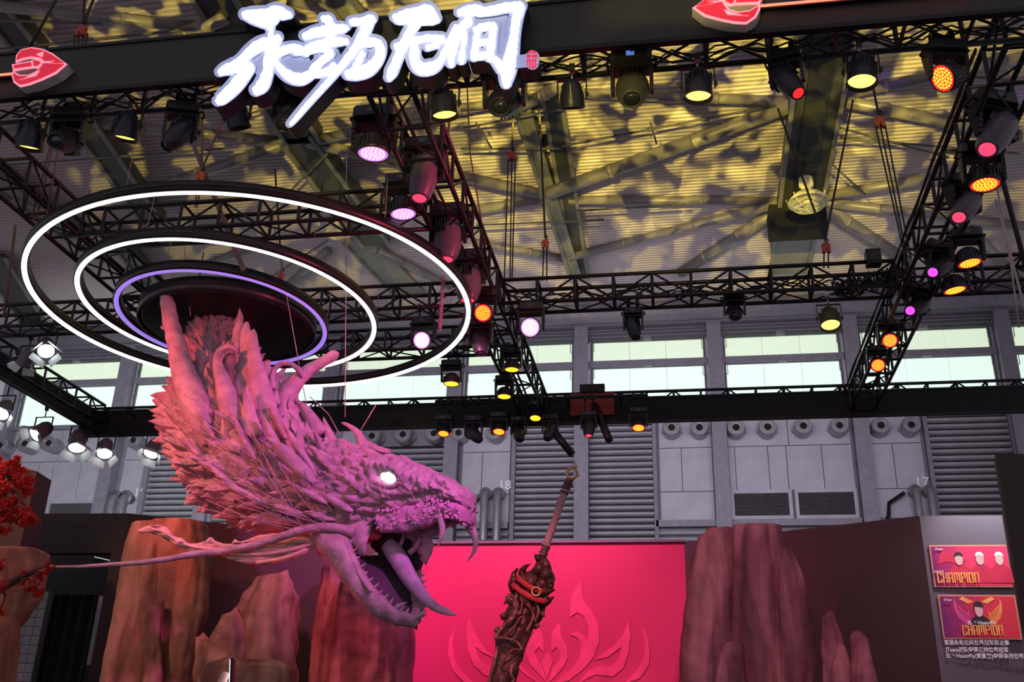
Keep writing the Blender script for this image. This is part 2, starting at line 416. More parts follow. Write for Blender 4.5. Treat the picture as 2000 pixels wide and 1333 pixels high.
def stand_pipe(px, r, top, xo, lab):
    p = W(px, top)
    e = empty('stand_pipe', (p.x, YW - .35, 0), lab, 'pipe', 'grey standing pipes on the back wall')
    MB().tube([(0, 0, 4), (0, 0, p.z - .18), (0, .04, p.z - .07), (0, .12, p.z), (0, .5, p.z)], r, 12).build('pipe', M['pipe'], e)
    MB().tube([(0, .1, p.z), (0, .2, p.z)], r * 1.55, 12).build('flange', M['pipe'], e)
    MB().tube([(0, 0, p.z - 1.6), (0, 0, p.z - 1.5)], r * 1.3, 12).build('collar', M['pipe'], e)
for px, r, top, lab in ((951, .125, 968, 'grey pipe with bent top on the back wall left of two under number 18'), (976, .125, 968, 'grey pipe with bent top directly under number 18'),
                        (1784, .115, 962, 'grey pipe with bent top left of two under number 17'), (1812, .115, 962, 'grey pipe with bent top on the right under number 17'),
                        (232, .15, 975, 'grey pipe with bent top beside the left column'), (252, .15, 975, 'grey pipe with bent top by the left shutter')):
    stand_pipe(px, r, top, 0, lab)
for pts, lab in (([(920, 988), (940, 970)], 'dark slanting bar on the wall behind the snout'), ([(1735, 1010), (1735, 985), (1765, 965)], 'dark angled bar above the dark right booth wall')):
    P = [W(*pts[0]) + V(0, .165, 0)] + [W(*q) - V(0, .1, 0) for q in pts]
    tag(MB().tube(P, 0.06, 6, smooth=False).build('angle_bar', M['black']), lab, 'bar')

# clerestory windows
ZW = [(12.30, 13.78, 'pane'), (14.04, 14.70, 'pane_up')]
k = 0
for a, b in zip(COLX[:-1], COLX[1:]):
    k += 1
    w = empty('window_%d' % k, (0, 0, 0), kind='structure')
    x0, x1 = a + .34, b - .34
    for z0, z1, mn in ZW:
        n = 3
        for j in range(n):
            xa = x0 + (x1 - x0) * j / n; xb = x0 + (x1 - x0) * (j + 1) / n
            bx('pane', (xa + .006, YW + .20, z0), (xb - .006, YW + .22, z1), M[mn], w)
        f = MB()
        for lo, hi in (((x0 - .06, z0 - .06), (x1 + .06, z0)), ((x0 - .06, z1), (x1 + .06, z1 + .06)), ((x0 - .06, z0), (x0, z1)), ((x1, z0), (x1 + .06, z1))):
            f.box((lo[0], YW + .12, lo[1]), (hi[0], YW + .26, hi[1]))
        f.build('window_frame', M['frame'], w)
        xm = (x0 + x1) / 2
        bx('latch_box', (xm - .14, YW + .0, z1 + .0), (xm + .14, YW + .12, z1 + .12), M['column'], w)
        for sx, xe in ((1, x0), (-1, x1)):
            zz = z1 - .02
            MB().tube([(xe + sx * .16, YW + .05, zz), (xe + sx * .04, YW + .05, zz), (xe + sx * .04, YW + .05, zz - .33), (xe - sx * .03, YW + .05, zz - .38), (xe - sx * .03, YW + .05, zz - .55)], .014, 4, smooth=False).build('chain_arm', M['frame'], w)
    bx('transom', (a + .2, YW + .05, 13.80), (b - .2, YW + .25, 14.02), M['column'], w)
    bx('side_post', (a + .22, YW + .1, 12.3), (x0 - .06, YW + .3, 14.9), M['panel'], w)
    bx('side_post', (x1 + .06, YW + .1, 12.3), (b - .22, YW + .3, 14.9), M['panel'], w)
    bx('window_sill', (a + .2, YW + .0, 12.2), (b - .2, YW + .25, 12.34), M['column'], w)

# roof: corrugated sheet and its members
ZR = 16.25
pitch = 0.15
s = MB(); y = 5.0; ys = []
while y < YW + .6:
    ys += [(y, ZR), (y + .05, ZR), (y + .065, ZR + .035), (y + pitch - .015, ZR + .035)]; y += pitch
vs = []
for yy, z in ys: vs += [(-30, yy, z), (18, yy, z)]
s.add(vs, [(2 * i, 2 * i + 1, 2 * i + 3, 2 * i + 2) for i in range(len(ys) - 1)])
s.box((-30, 5, ZR + .2), (18, YW + .6, ZR + .3))
roof = s.build('ceiling', M['roof']); roof['kind'] = 'structure'
def rp(px, py, drop): return atz(px, py, ZR - drop)
TUBES = [((1072, 378), (1562, 200), .17, .75), ((1110, 391), (1530, 393), .12, .35), ((1112, 503), (1528, 396), .13, .5), ((1330, 533), (1524, 408), .17, .3),
         ((600, 278), (1062, 380), .14, .6), ((925, 474), (1100, 505), .12, .4), ((880, 420), (1062, 388), .14, .3), ((1020, 207), (1190, 118), .14, .6),
         ((1100, 181), (1580, 200), .12, .4), ((860, 222), (1030, 190), .12, .6), ((1622, 193), (1990, 266), .14, .6), ((1630, 188), (2000, 112), .13, .4),
         ((1600, 384), (1860, 342), .13, .5), ((1600, 394), (2000, 442), .13, .35), ((1600, 398), (1770, 510), .18, .25), ((-20, 10), (400, 55), .12, .5),
         ((340, 76), (440, 34), .15, .7), ((-20, 262), (180, 243), .12, .3), ((170, 240), (560, 277), .12, .5), ((325, 360), (562, 280), .14, .6),
         ((395, 520), (500, 480), .13, .5), ((600, 280), (900, 207), .13, .6), ((-10, 385), (130, 412), .1, .4), ((500, 0), (700, -60), .12, .5), ((560, 0), (860, 70), .1, .4),
         ((870, 60), (1300, -60), .12, .4), ((640, 490), (560, 560), .14, .3), ((740, 490), (880, 560), .12, .3), ((1850, 395), (2000, 560), .14, .3)]
for a, b, r, d in TUBES:
    A, B = rp(*a, d), rp(*b, d)
    t = MB().tube([A, B], r, 12)
    L = (B - A)
    for q in (0.28, 0.62):
        c = A + L * q; t.tube([c - L.normalized() * .05, c + L.normalized() * .05], r * 1.12, 12)
    t.build('roof_tube', M['roof_tube'], roof)
def beam(a, b, w, h, drop, m='roof_beam', edge=True):
    A, B = rp(*a, drop), rp(*b, drop)
    u = (B - A); L = u.length; u.normalize(); s_ = u.cross(V(0, 0, 1)).normalized(); z = V(0, 0, 1)
    mt = Matrix((( s_.x, u.x, z.x, A.x), (s_.y, u.y, z.y, A.y), (s_.z, u.z, z.z, A.z), (0, 0, 0, 1)))
    o = MB().box((-w / 2, 0, 0), (w / 2, L, h), mat=mt).build('roof_beam', M[m], roof)
    if edge:
        f = MB()
        for sx in (-1, 1):
            f.box((sx * w / 2 - .05, 0, -.06), (sx * w / 2 + .05, L, 0), mat=mt)
        f.build('beam_flange', M['roof_beam_lt'], roof)
beam((1020, 215), (1124, 542), .30, .5, .55, 'roof_beam_lt'); beam((1078, 190), (1136, 545), .42, .4, .4)
beam((1618, 60), (1560, 425), 1.05, .5, 1.0)
beam((1618, 60), (1562, 425), .5, .1, 1.12, 'channel', False)
beam((1556, 440), (1540, 535), 1.1, .1, .2, 'roof_beam_lt')
beam((150, 225), (300, 440), .62, .4, .6); beam((225, 470), (330, 600), .5, .35, .5)
beam((400, -30), (592, 280), .85, .45, .7); beam((575, 270), (735, 480), .8, .45, .7)
beam((700, 470), (800, 575), 1.0, .12, .2, 'roof_beam_lt')
beam((-20, 10), (64, 112), .6, .4, .5); beam((-20, 345), (150, 470), .6, .3, .4, 'roof_beam_lt')
beam((-20, 500), (70, 640), .9, .1, .25)
beam((640, -20), (760, 130), .4, .3, .5, 'roof_beam_lt')
for a, b in (((1556, 425), (1500, 60)), ((1590, 425), (1665, 60))):
    pass
cl = empty('column_head', rp(1556, 425, 1.2)); cl.parent = roof
MB().box((-.7, -.3, -.4), (.7, .5, .25)).build('head_box', M['hole'], cl)
RODS = [((1096, 286), (1516, 206)), ((900, 291), (1096, 290)), ((0, 324), (441, 290)), ((1619, 244), (1853, 308)), ((905, 250), (1100, 213)), ((900, 214), (1020, 206)),
        ((1120, 412), (1340, 400)), ((930, 440), (1180, 430)), ((0, 96), (380, 56)), ((0, 40), (200, 46)), ((500, 560), (640, 470)), ((1640, 270), (1990, 300)), ((1613, 310), (1690, 380)),
        ((930, 240), (960, 290)), ((1270, 240), (1282, 280)), ((520, 420), (640, 300)), ((430, 240), (560, 200)), ((1900, 150), (1990, 160))]
for a, b in RODS:
    MB().tube([rp(*a, .9), rp(*b, .9)], .028, 6).build('tie_rod', M['rod'], roof)

# ================================================================== THE TRUSS RIG
ZT = 6.2
_br = {}
def truss(label, p0, L, axis, s=0.28, bay=0.40, tint='truss', ends=True):
    """box truss: four chords and its single braces; p0 = its low corner, local x runs along it"""
    e = empty('lighting_truss', p0, label, 'truss', 'black box trusses of the lighting rig')
    if axis == 'Y': e.rotation_euler = (0, 0, PI / 2)
    m = M[tint]
    sg = 1 if axis == 'X' else -1           # local y towards +Y, or towards +X when turned
    key = ('ch', round(L, 3), tint)
    if key not in _br:
        me = MB().tube([(0, 0, 0), (L, 0, 0)], .021, 8).mesh('chord'); me.materials.append(m); _br[key] = me
    def put(name, me, loc, rot=(0, 0, 0)):
        o = bpy.data.objects.new(name, me); COL.objects.link(o); o.parent = e; o.location = loc; o.rotation_euler = rot; return o
    for y in (0, s * sg):
        for z in (0, s): put('chord', _br[key], (0, y, z))
    n = max(1, round(L / bay)); b = L / n
    def bm_(key, a, c, r):
        if key not in _br:
            me = MB().tube([a, c], r, 5, smooth=False).mesh('brace'); me.materials.append(m); _br[key] = me
        return _br[key]
    kz = (round(b, 4), s, tint)
    up = bm_(('up',) + kz, (0, 0, 0), (0, 0, s), .017)
    ac = bm_(('ac', sg) + kz, (0, 0, 0), (0, s * sg, 0), .015)
    d1 = bm_(('d1',) + kz, (0, 0, 0), (b, 0, s), .0115); d2 = bm_(('d2',) + kz, (0, 0, s), (b, 0, 0), .0115)
    h1 = bm_(('h1', sg) + kz, (0, 0, 0), (b, s * sg, 0), .009); h2 = bm_(('h2', sg) + kz, (0, s * sg, 0), (b, 0, 0), .009)
    for i in range(n + 1):
        x = b * i
        put('brace', up, (x, 0, 0)); put('brace', up, (x, s * sg, 0)); put('brace', ac, (x, 0, 0)); put('brace', ac, (x, 0, s))
        if i < n:
            put('brace', d1 if i % 2 else d2, (x, 0, 0)); put('brace', d1 if i % 2 else d2, (x, s * sg, 0))
            put('brace', h1 if i % 2 else h2, (x, 0, 0))
    return e
truss('front truss behind the long dark fascia carrying the white sign', (-6.4, 5.44, ZT), 9.6, 'X', .27, .42)
truss('cross truss just above the outer white ring, left of centre', (-5.6, 7.42, ZT), 3.45, 'X', .27)
truss('middle cross truss running right from the central truss', (-1.80, 9.30, ZT), 3.95, 'X', .27)
truss('middle cross truss behind the rings, left of the central truss', (-5.35, 9.30, ZT), 3.2, 'X', .27)
truss('short lattice truss behind the white lamp, in front of the upper windows', (-5.35, 10.4, ZT), 3.2, 'X', .26)
truss('far right continuation of the middle cross truss', (2.55, 9.30, ZT), 3.2, 'X', .27)
truss('far left continuation of the middle cross truss', (-8.3, 9.30, ZT), 2.45, 'X', .27)
truss('central truss running from the front truss to the rear fascia', (-2.13, 5.75, ZT), 7.2, 'Y', .33, .42)
truss('right truss carrying red lamps, running to the rear fascia', (2.22, 5.75, ZT), 7.2, 'Y', .30, .42)
truss('left truss passing behind the three rings', (-5.75, 5.75, ZT), 7.2, 'Y', .30, .42)
truss('rear truss above the long black rear fascia', (-8.8, 13.02, 6.26), 14.2, 'X', .30, .36)
truss('far left truss above the white barn door spotlights', (-8.75, 9.6, 6.3), 3.4, 'Y', .3, .36)

def fasc(lab, lo, hi, m='skin_black'):
    e = empty('fascia', (lo[0], lo[1], lo[2]), lab, 'fascia')
    q = lambda a, b: (tuple(a[i] - lo[i] for i in range(3)), tuple(b[i] - lo[i] for i in range(3)))
    MB().box(*q(lo, hi)).build('fascia_board', M[m], e)
    MB().box(*q((lo[0], lo[1] - .012, lo[2] - .02), (hi[0], hi[1] + .01, lo[2] + .012))).build('lower_rail', M['black'], e)
    MB().box(*q((lo[0], lo[1] - .012, hi[2] - .01), (hi[0], hi[1] + .01, hi[2] + .015))).build('upper_rail', M['black'], e)
    return e
fasc('long dark fascia board across the top, behind the white sign', (-6.4, 5.38, 6.17), (3.3, 5.41, 6.575), 'fascia')
fasc('black rear fascia below the windows, behind the red lamps', (-8.8, 12.98, 6.12), (5.4, 13.0, 6.46))
e = fasc('short black side fascia at left above the white spotlights', (0, 0, 0), (3.45, .02, .30)); e.location = (-8.45, 9.6, 6.14); e.rotation_euler = (0, 0, PI / 2)
# control box on the right truss crossing, with its cable tangle
P = aty(1705, 505, 9.3)
e = empty('control_box', P, 'small black control box on the middle truss near the right truss', 'box')
MB().box((-.07, -.06, -.08), (.07, .06, .08)).build('box_body', M['black'], e); MB().box((-.05, -.065, -.05), (.05, -.06, .05)).build('box_face', M['fixture'], e)

for lab, a, b in (('thin black lamp pipe in front of the rear fascia, right of the head', (850, 790), (1265, 790)), ('thin black lamp pipe in front of the rear fascia, behind the barn door spotlights', (130, 800), (320, 800))):
    A = aty(*a, 12.72); B = aty(*b, 12.72); A.z = B.z = 6.40
    e = empty('lamp_pipe', A, lab, 'pipe', 'lamp pipes on the rear fascia'); L = (B - A).length
    MB().tube([(0, 0, 0), (L, 0, 0)], .022, 8).build('pipe_bar', M['truss'], e)
    for k in range(4): MB().tube([(L * (k + .5) / 4, 0, 0), (L * (k + .5) / 4, .27, 0)], .016, 6).build('pipe_bracket', M['truss'], e)
# ---- hanging rings
def ring(cx, cy, z, Rr, nx, ny, ledm, lab, w=.035, h=.095):
    n = V(nx, ny, 1).normalized(); q = V(0, 0, 1).rotation_difference(n)
    e = empty('light_ring', (cx, cy, z), lab, 'ring light', 'hanging ring lights')
    e.rotation_euler = q.to_euler()
    MB().lathe([(Rr - w, .012), (Rr - w, h), (Rr + w, h), (Rr + w, .0), (Rr + .6 * w, 0), (Rr + .6 * w, .012)], 144, close=True).build('hoop', M['hoop'], e)
    MB().lathe([(Rr - .60 * w, -.006), (Rr - .60 * w, .012), (Rr + .60 * w, .012), (Rr + .60 * w, -.006)], 144, close=True).build('led_strip', M[ledm], e)
    for k in range(6):
        a = k * PI / 3 + .4; p = V(math.cos(a) * Rr, math.sin(a) * Rr, h)
        MB().tube([p, V(p.x, p.y, 6.22 - z + .1)], .003, 4).build('wire', M['rope'], e)
ring(-4.018, 8.327, 5.8, 2.065, -.026, .012, 'led_white', 'largest outer white ring light around the sculpture')
ring(-4.325, 8.411, 5.8, 1.418, .026, .032, 'led_white', 'middle white ring light around the violet one')
ring(-4.483, 8.593, 5.8, 1.017, .014, .05, 'led_violet', 'innermost violet ring light')
e = empty('canopy_disc', (-4.45, 8.66, 5.74), 'large black disc above the sculpture, inside the rings', 'disc')
MB().lathe([(0.0, 0), (.80, 0), (.86, .02), (.86, .16), (0, .16)], 72).build('disc_plate', M['black'], e)
MB().lathe([(.855, .16), (.875, .16), (.875, .0), (.855, .0)], 72, close=True).build('rim_band', M['hoop'], e)
for a in (.4, 2.5, 4.6):
    MB().tube([(.6 * math.cos(a), .6 * math.sin(a), .16), (.6 * math.cos(a), .6 * math.sin(a), .56)], .006, 5).build('hanger', M['cable'], e)

# ---- chain hoists
def hoist(lab, bpx, Y, ups, downs, m='orange', bs=.05, cm='cable'):
    P = aty(*bpx, Y)
    e = empty('chain_hoist', P, lab, 'chain hoist', 'chain hoists holding the rig')
    b = MB().lathe([(bs * .5, -bs * .35), (bs, -bs * .3), (bs * 1.05, 0), (bs, bs * .3), (bs * .5, bs * .35)], 14, mat=Matrix.Rotation(PI / 2, 4, 'X') @ Matrix.Scale(1.0, 4))
    b.box((-bs * .9, -bs * .45, -bs * 1.5), (-bs * .2, bs * .45, -bs * .4)); b.box((bs * .2, -bs * .45, -bs * 1.5), (bs * .9, bs * .45, -bs * .4))
    b.build('hook_block', M[m], e)
    MB().tube([(0, 0, bs), (bs * .6, 0, bs * 1.5), (bs * .4, 0, bs * 2.2), (-bs * .2, 0, bs * 2.4)], bs * .18, 6).build('hook', M['black'], e)
    for x, y in ups:
        MB().tube([(0, 0, bs * 1.5), aty(x, y, Y) - P], .012, 5).build('upper_cable', M[cm], e)
    for i, (x, y) in enumerate(downs):
        o = (i - (len(downs) - 1) / 2) * bs * .9
        MB().tube([(o, 0, -bs), aty(x, y, Y) - P], .008, 5).build('chain', M[cm], e)
hoist('orange-red chain hoist at top left above the fascia', (160, 58), 5.6, [(166, -40), (190, -20)], [(146, 98), (152, 98), (160, 98), (165, 98)], 'red_hook', .042)
hoist('bright orange chain hoist above the outer ring', (392, 343), 7.55, [(396, 150), (470, 150)], [(381, 405), (385, 405)], 'orange', .045, 'rope_brown')
hoist('small red chain hoist seen between the middle and violet rings', (549, 540), 9.4, [(537, 330)], [(545, 572), (552, 572)], 'red_hook', .042)
hoist('red chain hoist hanging right of the central truss', (1000, 303), 9.4, [(1004, 180)], [(985, 548), (996, 548), (1000, 548)], 'red_hook', .045)
hoist('orange-red chain hoist above the middle cross truss, near the centre', (1065, 475), 9.4, [(1052, 180)], [(1060, 548), (1068, 548)], 'orange', .04)
hoist('orange twin chain hoist in front of the roof tube at right', (1718, 236), 8.6, [(1703, 160)], [(1765, 490), (1772, 505), (1779, 505)], 'orange', .05)
hoist('red chain hoist hung on a V of two straps', (1613, 482), 9.4, [(1518, 208), (1666, 196)], [(1609, 524), (1618, 524)], 'red_hook', .045)
def strand(name, pts, Y, r, m, lab, cat, group=None, Y2=None):
    ps = [aty(x, y, Y if Y2 is None else Y + (Y2 - Y) * i / (len(pts) - 1)) for i, (x, y) in enumerate(pts)]
    o = ps[0].copy()
    return tag(MB_at(ps, o, r, name, m), lab, cat, group)
def MB_at(ps, o, r, name, m):
    b = MB().tube([p - o for p in ps], r, 6).build(name, M[m]); b.location = o; return b
strand('cable', [(102, 270), (62, 425)], 6.9, .008, 'rope_brown', 'leftmost of three brown chains above the left truss', 'cable', 'loose cables and ropes')
strand('cable', [(106, 270), (72, 425)], 6.9, .008, 'rope_brown', 'middle one of three brown chains above the left truss', 'cable', 'loose cables and ropes')
strand('cable', [(114, 285), (90, 430)], 6.9, .008, 'rope_brown', 'rightmost of three brown chains above the left truss', 'cable', 'loose cables and ropes')
strand('cable', [(880, 215), (868, 330)], 7.0, .010, 'rope_brown', 'brown rope hanging right of the central truss top', 'cable', 'loose cables and ropes')
strand('cable', [(912, 160), (918, 300), (948, 478)], 8.4, .008, 'rope_brown', 'thin rope hanging between the central truss and the red hoist', 'cable', 'loose cables and ropes')
strand('cable', [(115, -10), (58, 92)], 5.6, .012, 'cable', 'slanting black cable at the upper left corner', 'cable', 'loose cables and ropes')
strand('rope', [(1945, 390), (1990, 560), (2010, 640)], 7.2, .009, 'rope', 'pale rope hanging at the right edge, nearer one', 'rope', 'pale ropes at the right edge')
strand('rope', [(1948, 370), (1975, 520), (1990, 640)], 7.4, .007, 'rope', 'pale rope hanging at the right edge, thinner one', 'rope', 'pale ropes at the right edge')
strand('cable', [(1955, 340), (2003, 520)], 7.6, .02, 'cable', 'thick black cable at the right edge beside the pale ropes', 'cable', 'loose cables and ropes')
strand('cable', [(30, 440), (8, 620)], 8.4, .014, 'rope_brown', 'reddish strap hanging at the left edge', 'cable', 'loose cables and ropes')
strand('wire', [(677, 300), (676, 520), (674, 815)], 8.0, .004, 'rope', 'thin pale wire right of the violet ring', 'wire', 'thin wires holding the sculpture')
strand('wire', [(535, 440), (600, 800)], 8.1, .004, 'rope', 'thin pale wire crossing the rings to the crest', 'wire', 'thin wires holding the sculpture')
strand('wire', [(358, 460), (372, 618)], 8.1, .004, 'rope', 'thin pale wire in front of the black disc', 'wire', 'thin wires holding the sculpture')
strand('wire', [(605, 775), (642, 810), (664, 850)], 8.0, .004, 'rope', 'short curved wire above the crest spikes', 'wire', 'thin wires holding the sculpture')
strand('wire', [(735, 790), (702, 845)], 8.0, .004, 'rope', 'short slanting wire above the head', 'wire', 'thin wires holding the sculpture')
P = aty(372, 268, 7.6); Q = aty(476, 528, 7.6)
e = empty('support_strut', P, 'slim brown slanting strut crossing the outer and middle rings', 'strut')
MB().tube([(0, 0, 0), Q - P], .03, 4, flat=.5, smooth=False).build('strut_bar', mat('strut_brown', (.22, .13, .12), .5), e)
# chain bag in the rings' right side, pink light put into its colour
e = empty('load_chain', aty(866, 540, 8.3), 'pink-lit loose chain hanging inside the outer ring', 'chain')
A = aty(869, 535, 8.3); B = aty(862, 640, 8.3); b = MB()
n = 30
for i in range(n):
    c = A.lerp(B, i / (n - 1)) - A
    b.lathe([(.016, -.004), (.022, 0), (.016, .004), (.011, 0)], 8, mat=Matrix.Translation(c) @ Matrix.Rotation(PI / 2, 4, 'X' if i % 2 else 'Y'), close=True)
b.build('chain_links', mat('chain_pink_lit', (.75, .28, .45), .4), e)

# cable runs along the trusses: loose festoons
def festoon(lab, a, b, n, sag, r=.008, seed=1, m='cable'):
    rr = random.Random(seed); a = Vector(a); b = Vector(b)
    e = empty('cable_run', a, lab, 'cable', 'cable runs along the trusses')
    for k in range(n):
        pts = []; ph = rr.random() * 6
        for i in range(41):
            t = i / 40; p = (b - a) * t
            p = p + V(0, rr.uniform(-.01, .01) + .025 * math.sin(7 * t + ph + k), -abs(math.sin(PI * t * (5 + k) + ph)) * sag * rr.uniform(.6, 1.2) + .05 * k / n)
            pts.append(p)
        MB().tube(pts, r, 5, smooth=False).build('cable', M[m], e)
festoon('black cables draped along the front truss left of the sign', (-4.9, 5.60, 6.26), (-2.3, 5.60, 6.26), 3, .09, .007, 3)
festoon('black cables draped along the front truss right of the sign', (-.9, 5.60, 6.26), (2.9, 5.60, 6.26), 4, .11, .007, 5)
festoon('cables draped along the middle cross truss', (-1.7, 9.42, 6.36), (2.1, 9.42, 6.36), 4, .12, .009, 8)
festoon('cables along the central truss', (-1.97, 5.9, 6.30), (-1.97, 12.6, 6.30), 2, .03, .009, 9)
festoon('cables along the right truss', (2.08, 5.9, 6.30), (2.08, 12.6, 6.30), 2, .03, .009, 12)
festoon('tangled cables round the crossing of the middle and right trusses', (1.55, 9.36, 6.3), (2.35, 9.36, 6.45), 6, .20, .008, 15)

# ================================================================== LAMPS
LAMP_GROUP = {'par': 'par cans of the rig', 'spot': 'moving head spots of the rig', 'wash': 'LED wash heads of the rig', 'barn': 'white barn door spotlights'}
def head_matrix(aim, rollv=V(0, 0, 1)):
    z = -Vector(aim).normalized()                # local -Z looks along aim
    q = z.to_track_quat('Z', 'Y')
    return q.to_matrix().to_4x4()
def yoke_parts(e, hw, drop, top, m, base=None, t=.012, pm=None):
    """yoke bars from the tilt axis up to the base box; clamp above up to the truss"""
    b = MB()
    for sx in (-1, 1):
        b.box((sx * hw - t / 2, -.018, -.02), (sx * hw + t / 2, .018, drop))
    b.box((-hw - t / 2, -.018, drop), (hw + t / 2, .018, drop + t))
    b.build('yoke', m, e)
    k = MB()
    for sx in (-1, 1):
        k.tube([(sx * (hw - .0), 0, 0), (sx * (hw + .022), 0, 0)], .016, 8)
    k.build('tilt_knob', m, e)
def clamp(e, z0, z1, m='steel'):
    b = MB(); b.tube([(0, 0, z0), (0, 0, z1)], .008, 6); b.box((-.02, -.02, z1 - .05), (.02, .02, z1 + .01))
    b.build('clamp', M[m], e)
def lamp(kind, px, py, Y, label, aim=(0, -.3, -1), s=1.0, lensm='l_yellow', body='fixture', top=None, yaw=0.0, X=None, group=True, cells=False, tilt=0):
    """one lamp: a thing with base, yoke, head, lens ... its centre seen at pixel (px, py) at depth Y"""
    P = aty(px, py, Y)
    name = {'par': 'par_can', 'spot': 'moving_head_spot', 'wash': 'led_wash_light', 'barn': 'barn_door_spotlight'}[kind]
    e = empty(name, P, label, 'stage light', LAMP_GROUP[kind])
    Rz = Matrix.Rotation(yaw, 4, 'Z')
    H = head_matrix(aim)
    topz = (ZT if top is None else top) - P.z
    bm_ = M[body]
    if kind == 'par':
        r = .088 * s; L = .20 * s
        MB().lathe([(.0, L * .55), (r * .38, L * .55), (r * .55, L * .48), (r * .72, L * .36), (r * .80, L * .2), (r * .93, L * .05), (r * .98, -L * .25), (r, -L * .42), (r * 1.02, -L * .45), (r * .94, -L * .45), (r * .90, -L * .30), (r * .0, -L * .30)], 24, mat=H).build('housing', bm_, e)
        MB().lathe([(0, -L * .33), (r * .88, -L * .33), (r * .88, -L * .31), (0, -L * .31)], 24, mat=H).build('lens', M[lensm], e)
        f = MB()
        for k in range(8):
            a = k * PI / 4
            f.box((r * .70, -.003, -L * .1), (r * 1.0, .003, L * .32), mat=H @ Matrix.Rotation(a, 4, 'Z'))
        f.build('cooling_fins', bm_, e)
        hw = r * 1.14; dr = L * .62
        y = empty('bracket', (0, 0, 0)); y.parent = e
        b = MB()
        for sx in (-1, 1): b.box((sx * hw - .004, -.014, -.03), (sx * hw + .004, .014, dr), mat=Rz)
        b.box((-hw - .004, -.014, dr), (hw + .004, .014, dr + .008), mat=Rz); b.build('yoke', bm_, e)
        bpy.data.objects.remove(y)
        for sx in (-1, 1): MB().tube([Rz @ V(sx * hw * .95, 0, 0), Rz @ V(sx * hw * 1.14, 0, 0)], .016 * s, 8).build('tilt_knob', bm_, e)
        clamp(e, dr, max(dr + .04, topz))
        return e
    if kind == 'barn':
        r = .075 * s; L = .17 * s
        MB().lathe([(0, L * .6), (r * .7, L * .55), (r * .95, L * .3), (r, -L * .35), (r * 1.1, -L * .4), (r * 1.1, -L * .5), (r * .98, -L * .5), (r * .9, -L * .4), (0, -L * .4)], 20, mat=H).build('housing', M['fixture_grey'], e)
        MB().lathe([(0, -L * .53), (r * .80, -L * .50), (r * .97, -L * .44), (r * .93, -L * .42), (0, -L * .42)], 20, mat=H).build('lens', M['l_white'], e)
        for k in range(4):
            mt = H @ Matrix.Rotation(k * PI / 2 + .5, 4, 'Z') @ Matrix.Translation((r * 1.05, 0, -L * .5)) @ Matrix.Rotation(math.radians(-32), 4, 'Y')
            wd = r * (.95 if k % 2 else .75)
            f = MB(); o = [(0, -wd, 0), (0, wd, 0), (0, wd * 1.2, -r * 1.0), (0, -wd * 1.2, -r * 1.0)]
            f.prism([mt @ V(*q) for q in o], (mt.to_3x3() @ V(.004, 0, 0))); f.build('barn_door', M['flap'], e)
        hw = r * 1.2; dr = L * .8
        b = MB()
        for sx in (-1, 1): b.box((sx * hw - .004, -.012, -.02), (sx * hw + .004, .012, dr), mat=Rz)
        b.box((-hw - .004, -.012, dr), (hw + .004, .012, dr + .008), mat=Rz); b.build('yoke', bm_, e)
        clamp(e, dr, max(dr + .04, topz), 'black')
        return e
    if kind == 'spot':
        L = .40 * s; r = .125 * s; hw = r * 1.02; dr = .17 * s
        prof = [(0, L * .50), (r * .45, L * .49), (r * .78, L * .42), (r * .97, L * .25), (r * 1.0, L * .05), (r * .95, -L * .15), (r * .82, -L * .35), (r * .66, -L * .47), (r * .62, -L * .50), (r * .50, -L * .50), (r * .48, -L * .46), (0, -L * .46)]
        MB().lathe(prof, 26, mat=H @ Matrix.Diagonal((1, .86, 1, 1))).build('head_shell', M[body], e)
        MB().lathe([(0, -L * .485), (r * .49, -L * .485), (r * .49, -L * .465), (0, -L * .465)], 22, mat=H @ Matrix.Diagonal((1, .86, 1, 1))).build('lens', M[lensm], e)
        g = MB()
        for a in (0, PI):
            for j in range(4):
                g.box((r * .75, -.05 * s + j * .028 * s, L * .05), (r * 1.0, -.04 * s + j * .028 * s, L * .34), mat=H @ Matrix.Rotation(a + PI / 2, 4, 'Z'))
        g.build('vent_ribs', M['fixture'], e)['kind'] = 'stuff'
    else:
        r = .118 * s; L = .15 * s; hw = r * 1.12; dr = .16 * s
        prof = [(0, L * .62), (r * .5, L * .60), (r * .78, L * .45), (r * .92, L * .2), (r * 1.0, -L * .3), (r * 1.0, -L * .48), (r * .93, -L * .48), (r * .92, -L * .40), (0, -L * .40)]
        MB().lathe(prof, 28, mat=H).build('head_shell', M[body], e)
        f = MB()
        for k in range(20):
            f.box((r * .86, -.004 * s, -L * .28), (r * 1.05, .004 * s, L * .22), mat=H @ Matrix.Rotation(k * PI / 10, 4, 'Z'))
        f.build('cooling_fins', M[body], e)
        if cells:
            MB().lathe([(0, -L * .44), (r * .92, -L * .44), (r * .92, -L * .42), (0, -L * .42)], 28, mat=H).build('lens_plate', M[{'l_orange': 'l_redface', 'l_pinkwhite': 'l_pinkplate'}.get(lensm, lensm)], e)
            c = MB()
            for rad, n in ((0, 1), (r * .24, 6), (r * .46, 12), (r * .68, 18)):
                for k in range(n):
                    a = 2 * PI * (k + .3) / n
                    c.lathe([(r * .085, -L * .46), (r * .095, -L * .44)], 8, mat=H @ Matrix.Translation((rad * math.cos(a), rad * math.sin(a), 0)), smooth=False)
            c.build('led_cells', M[lensm if lensm == 'l_orange' else 'l_violet_cell' if lensm == 'l_violet' else 'l_pinkwhite'], e)
        else:
            MB().lathe([(0, -L * .44), (r * .92, -L * .44), (r * .92, -L * .42), (0, -L * .42)], 28, mat=H).build('lens_plate', M[lensm], e)
    # yoke arms and base box common to moving heads
    Yz = Rz
    b = MB()
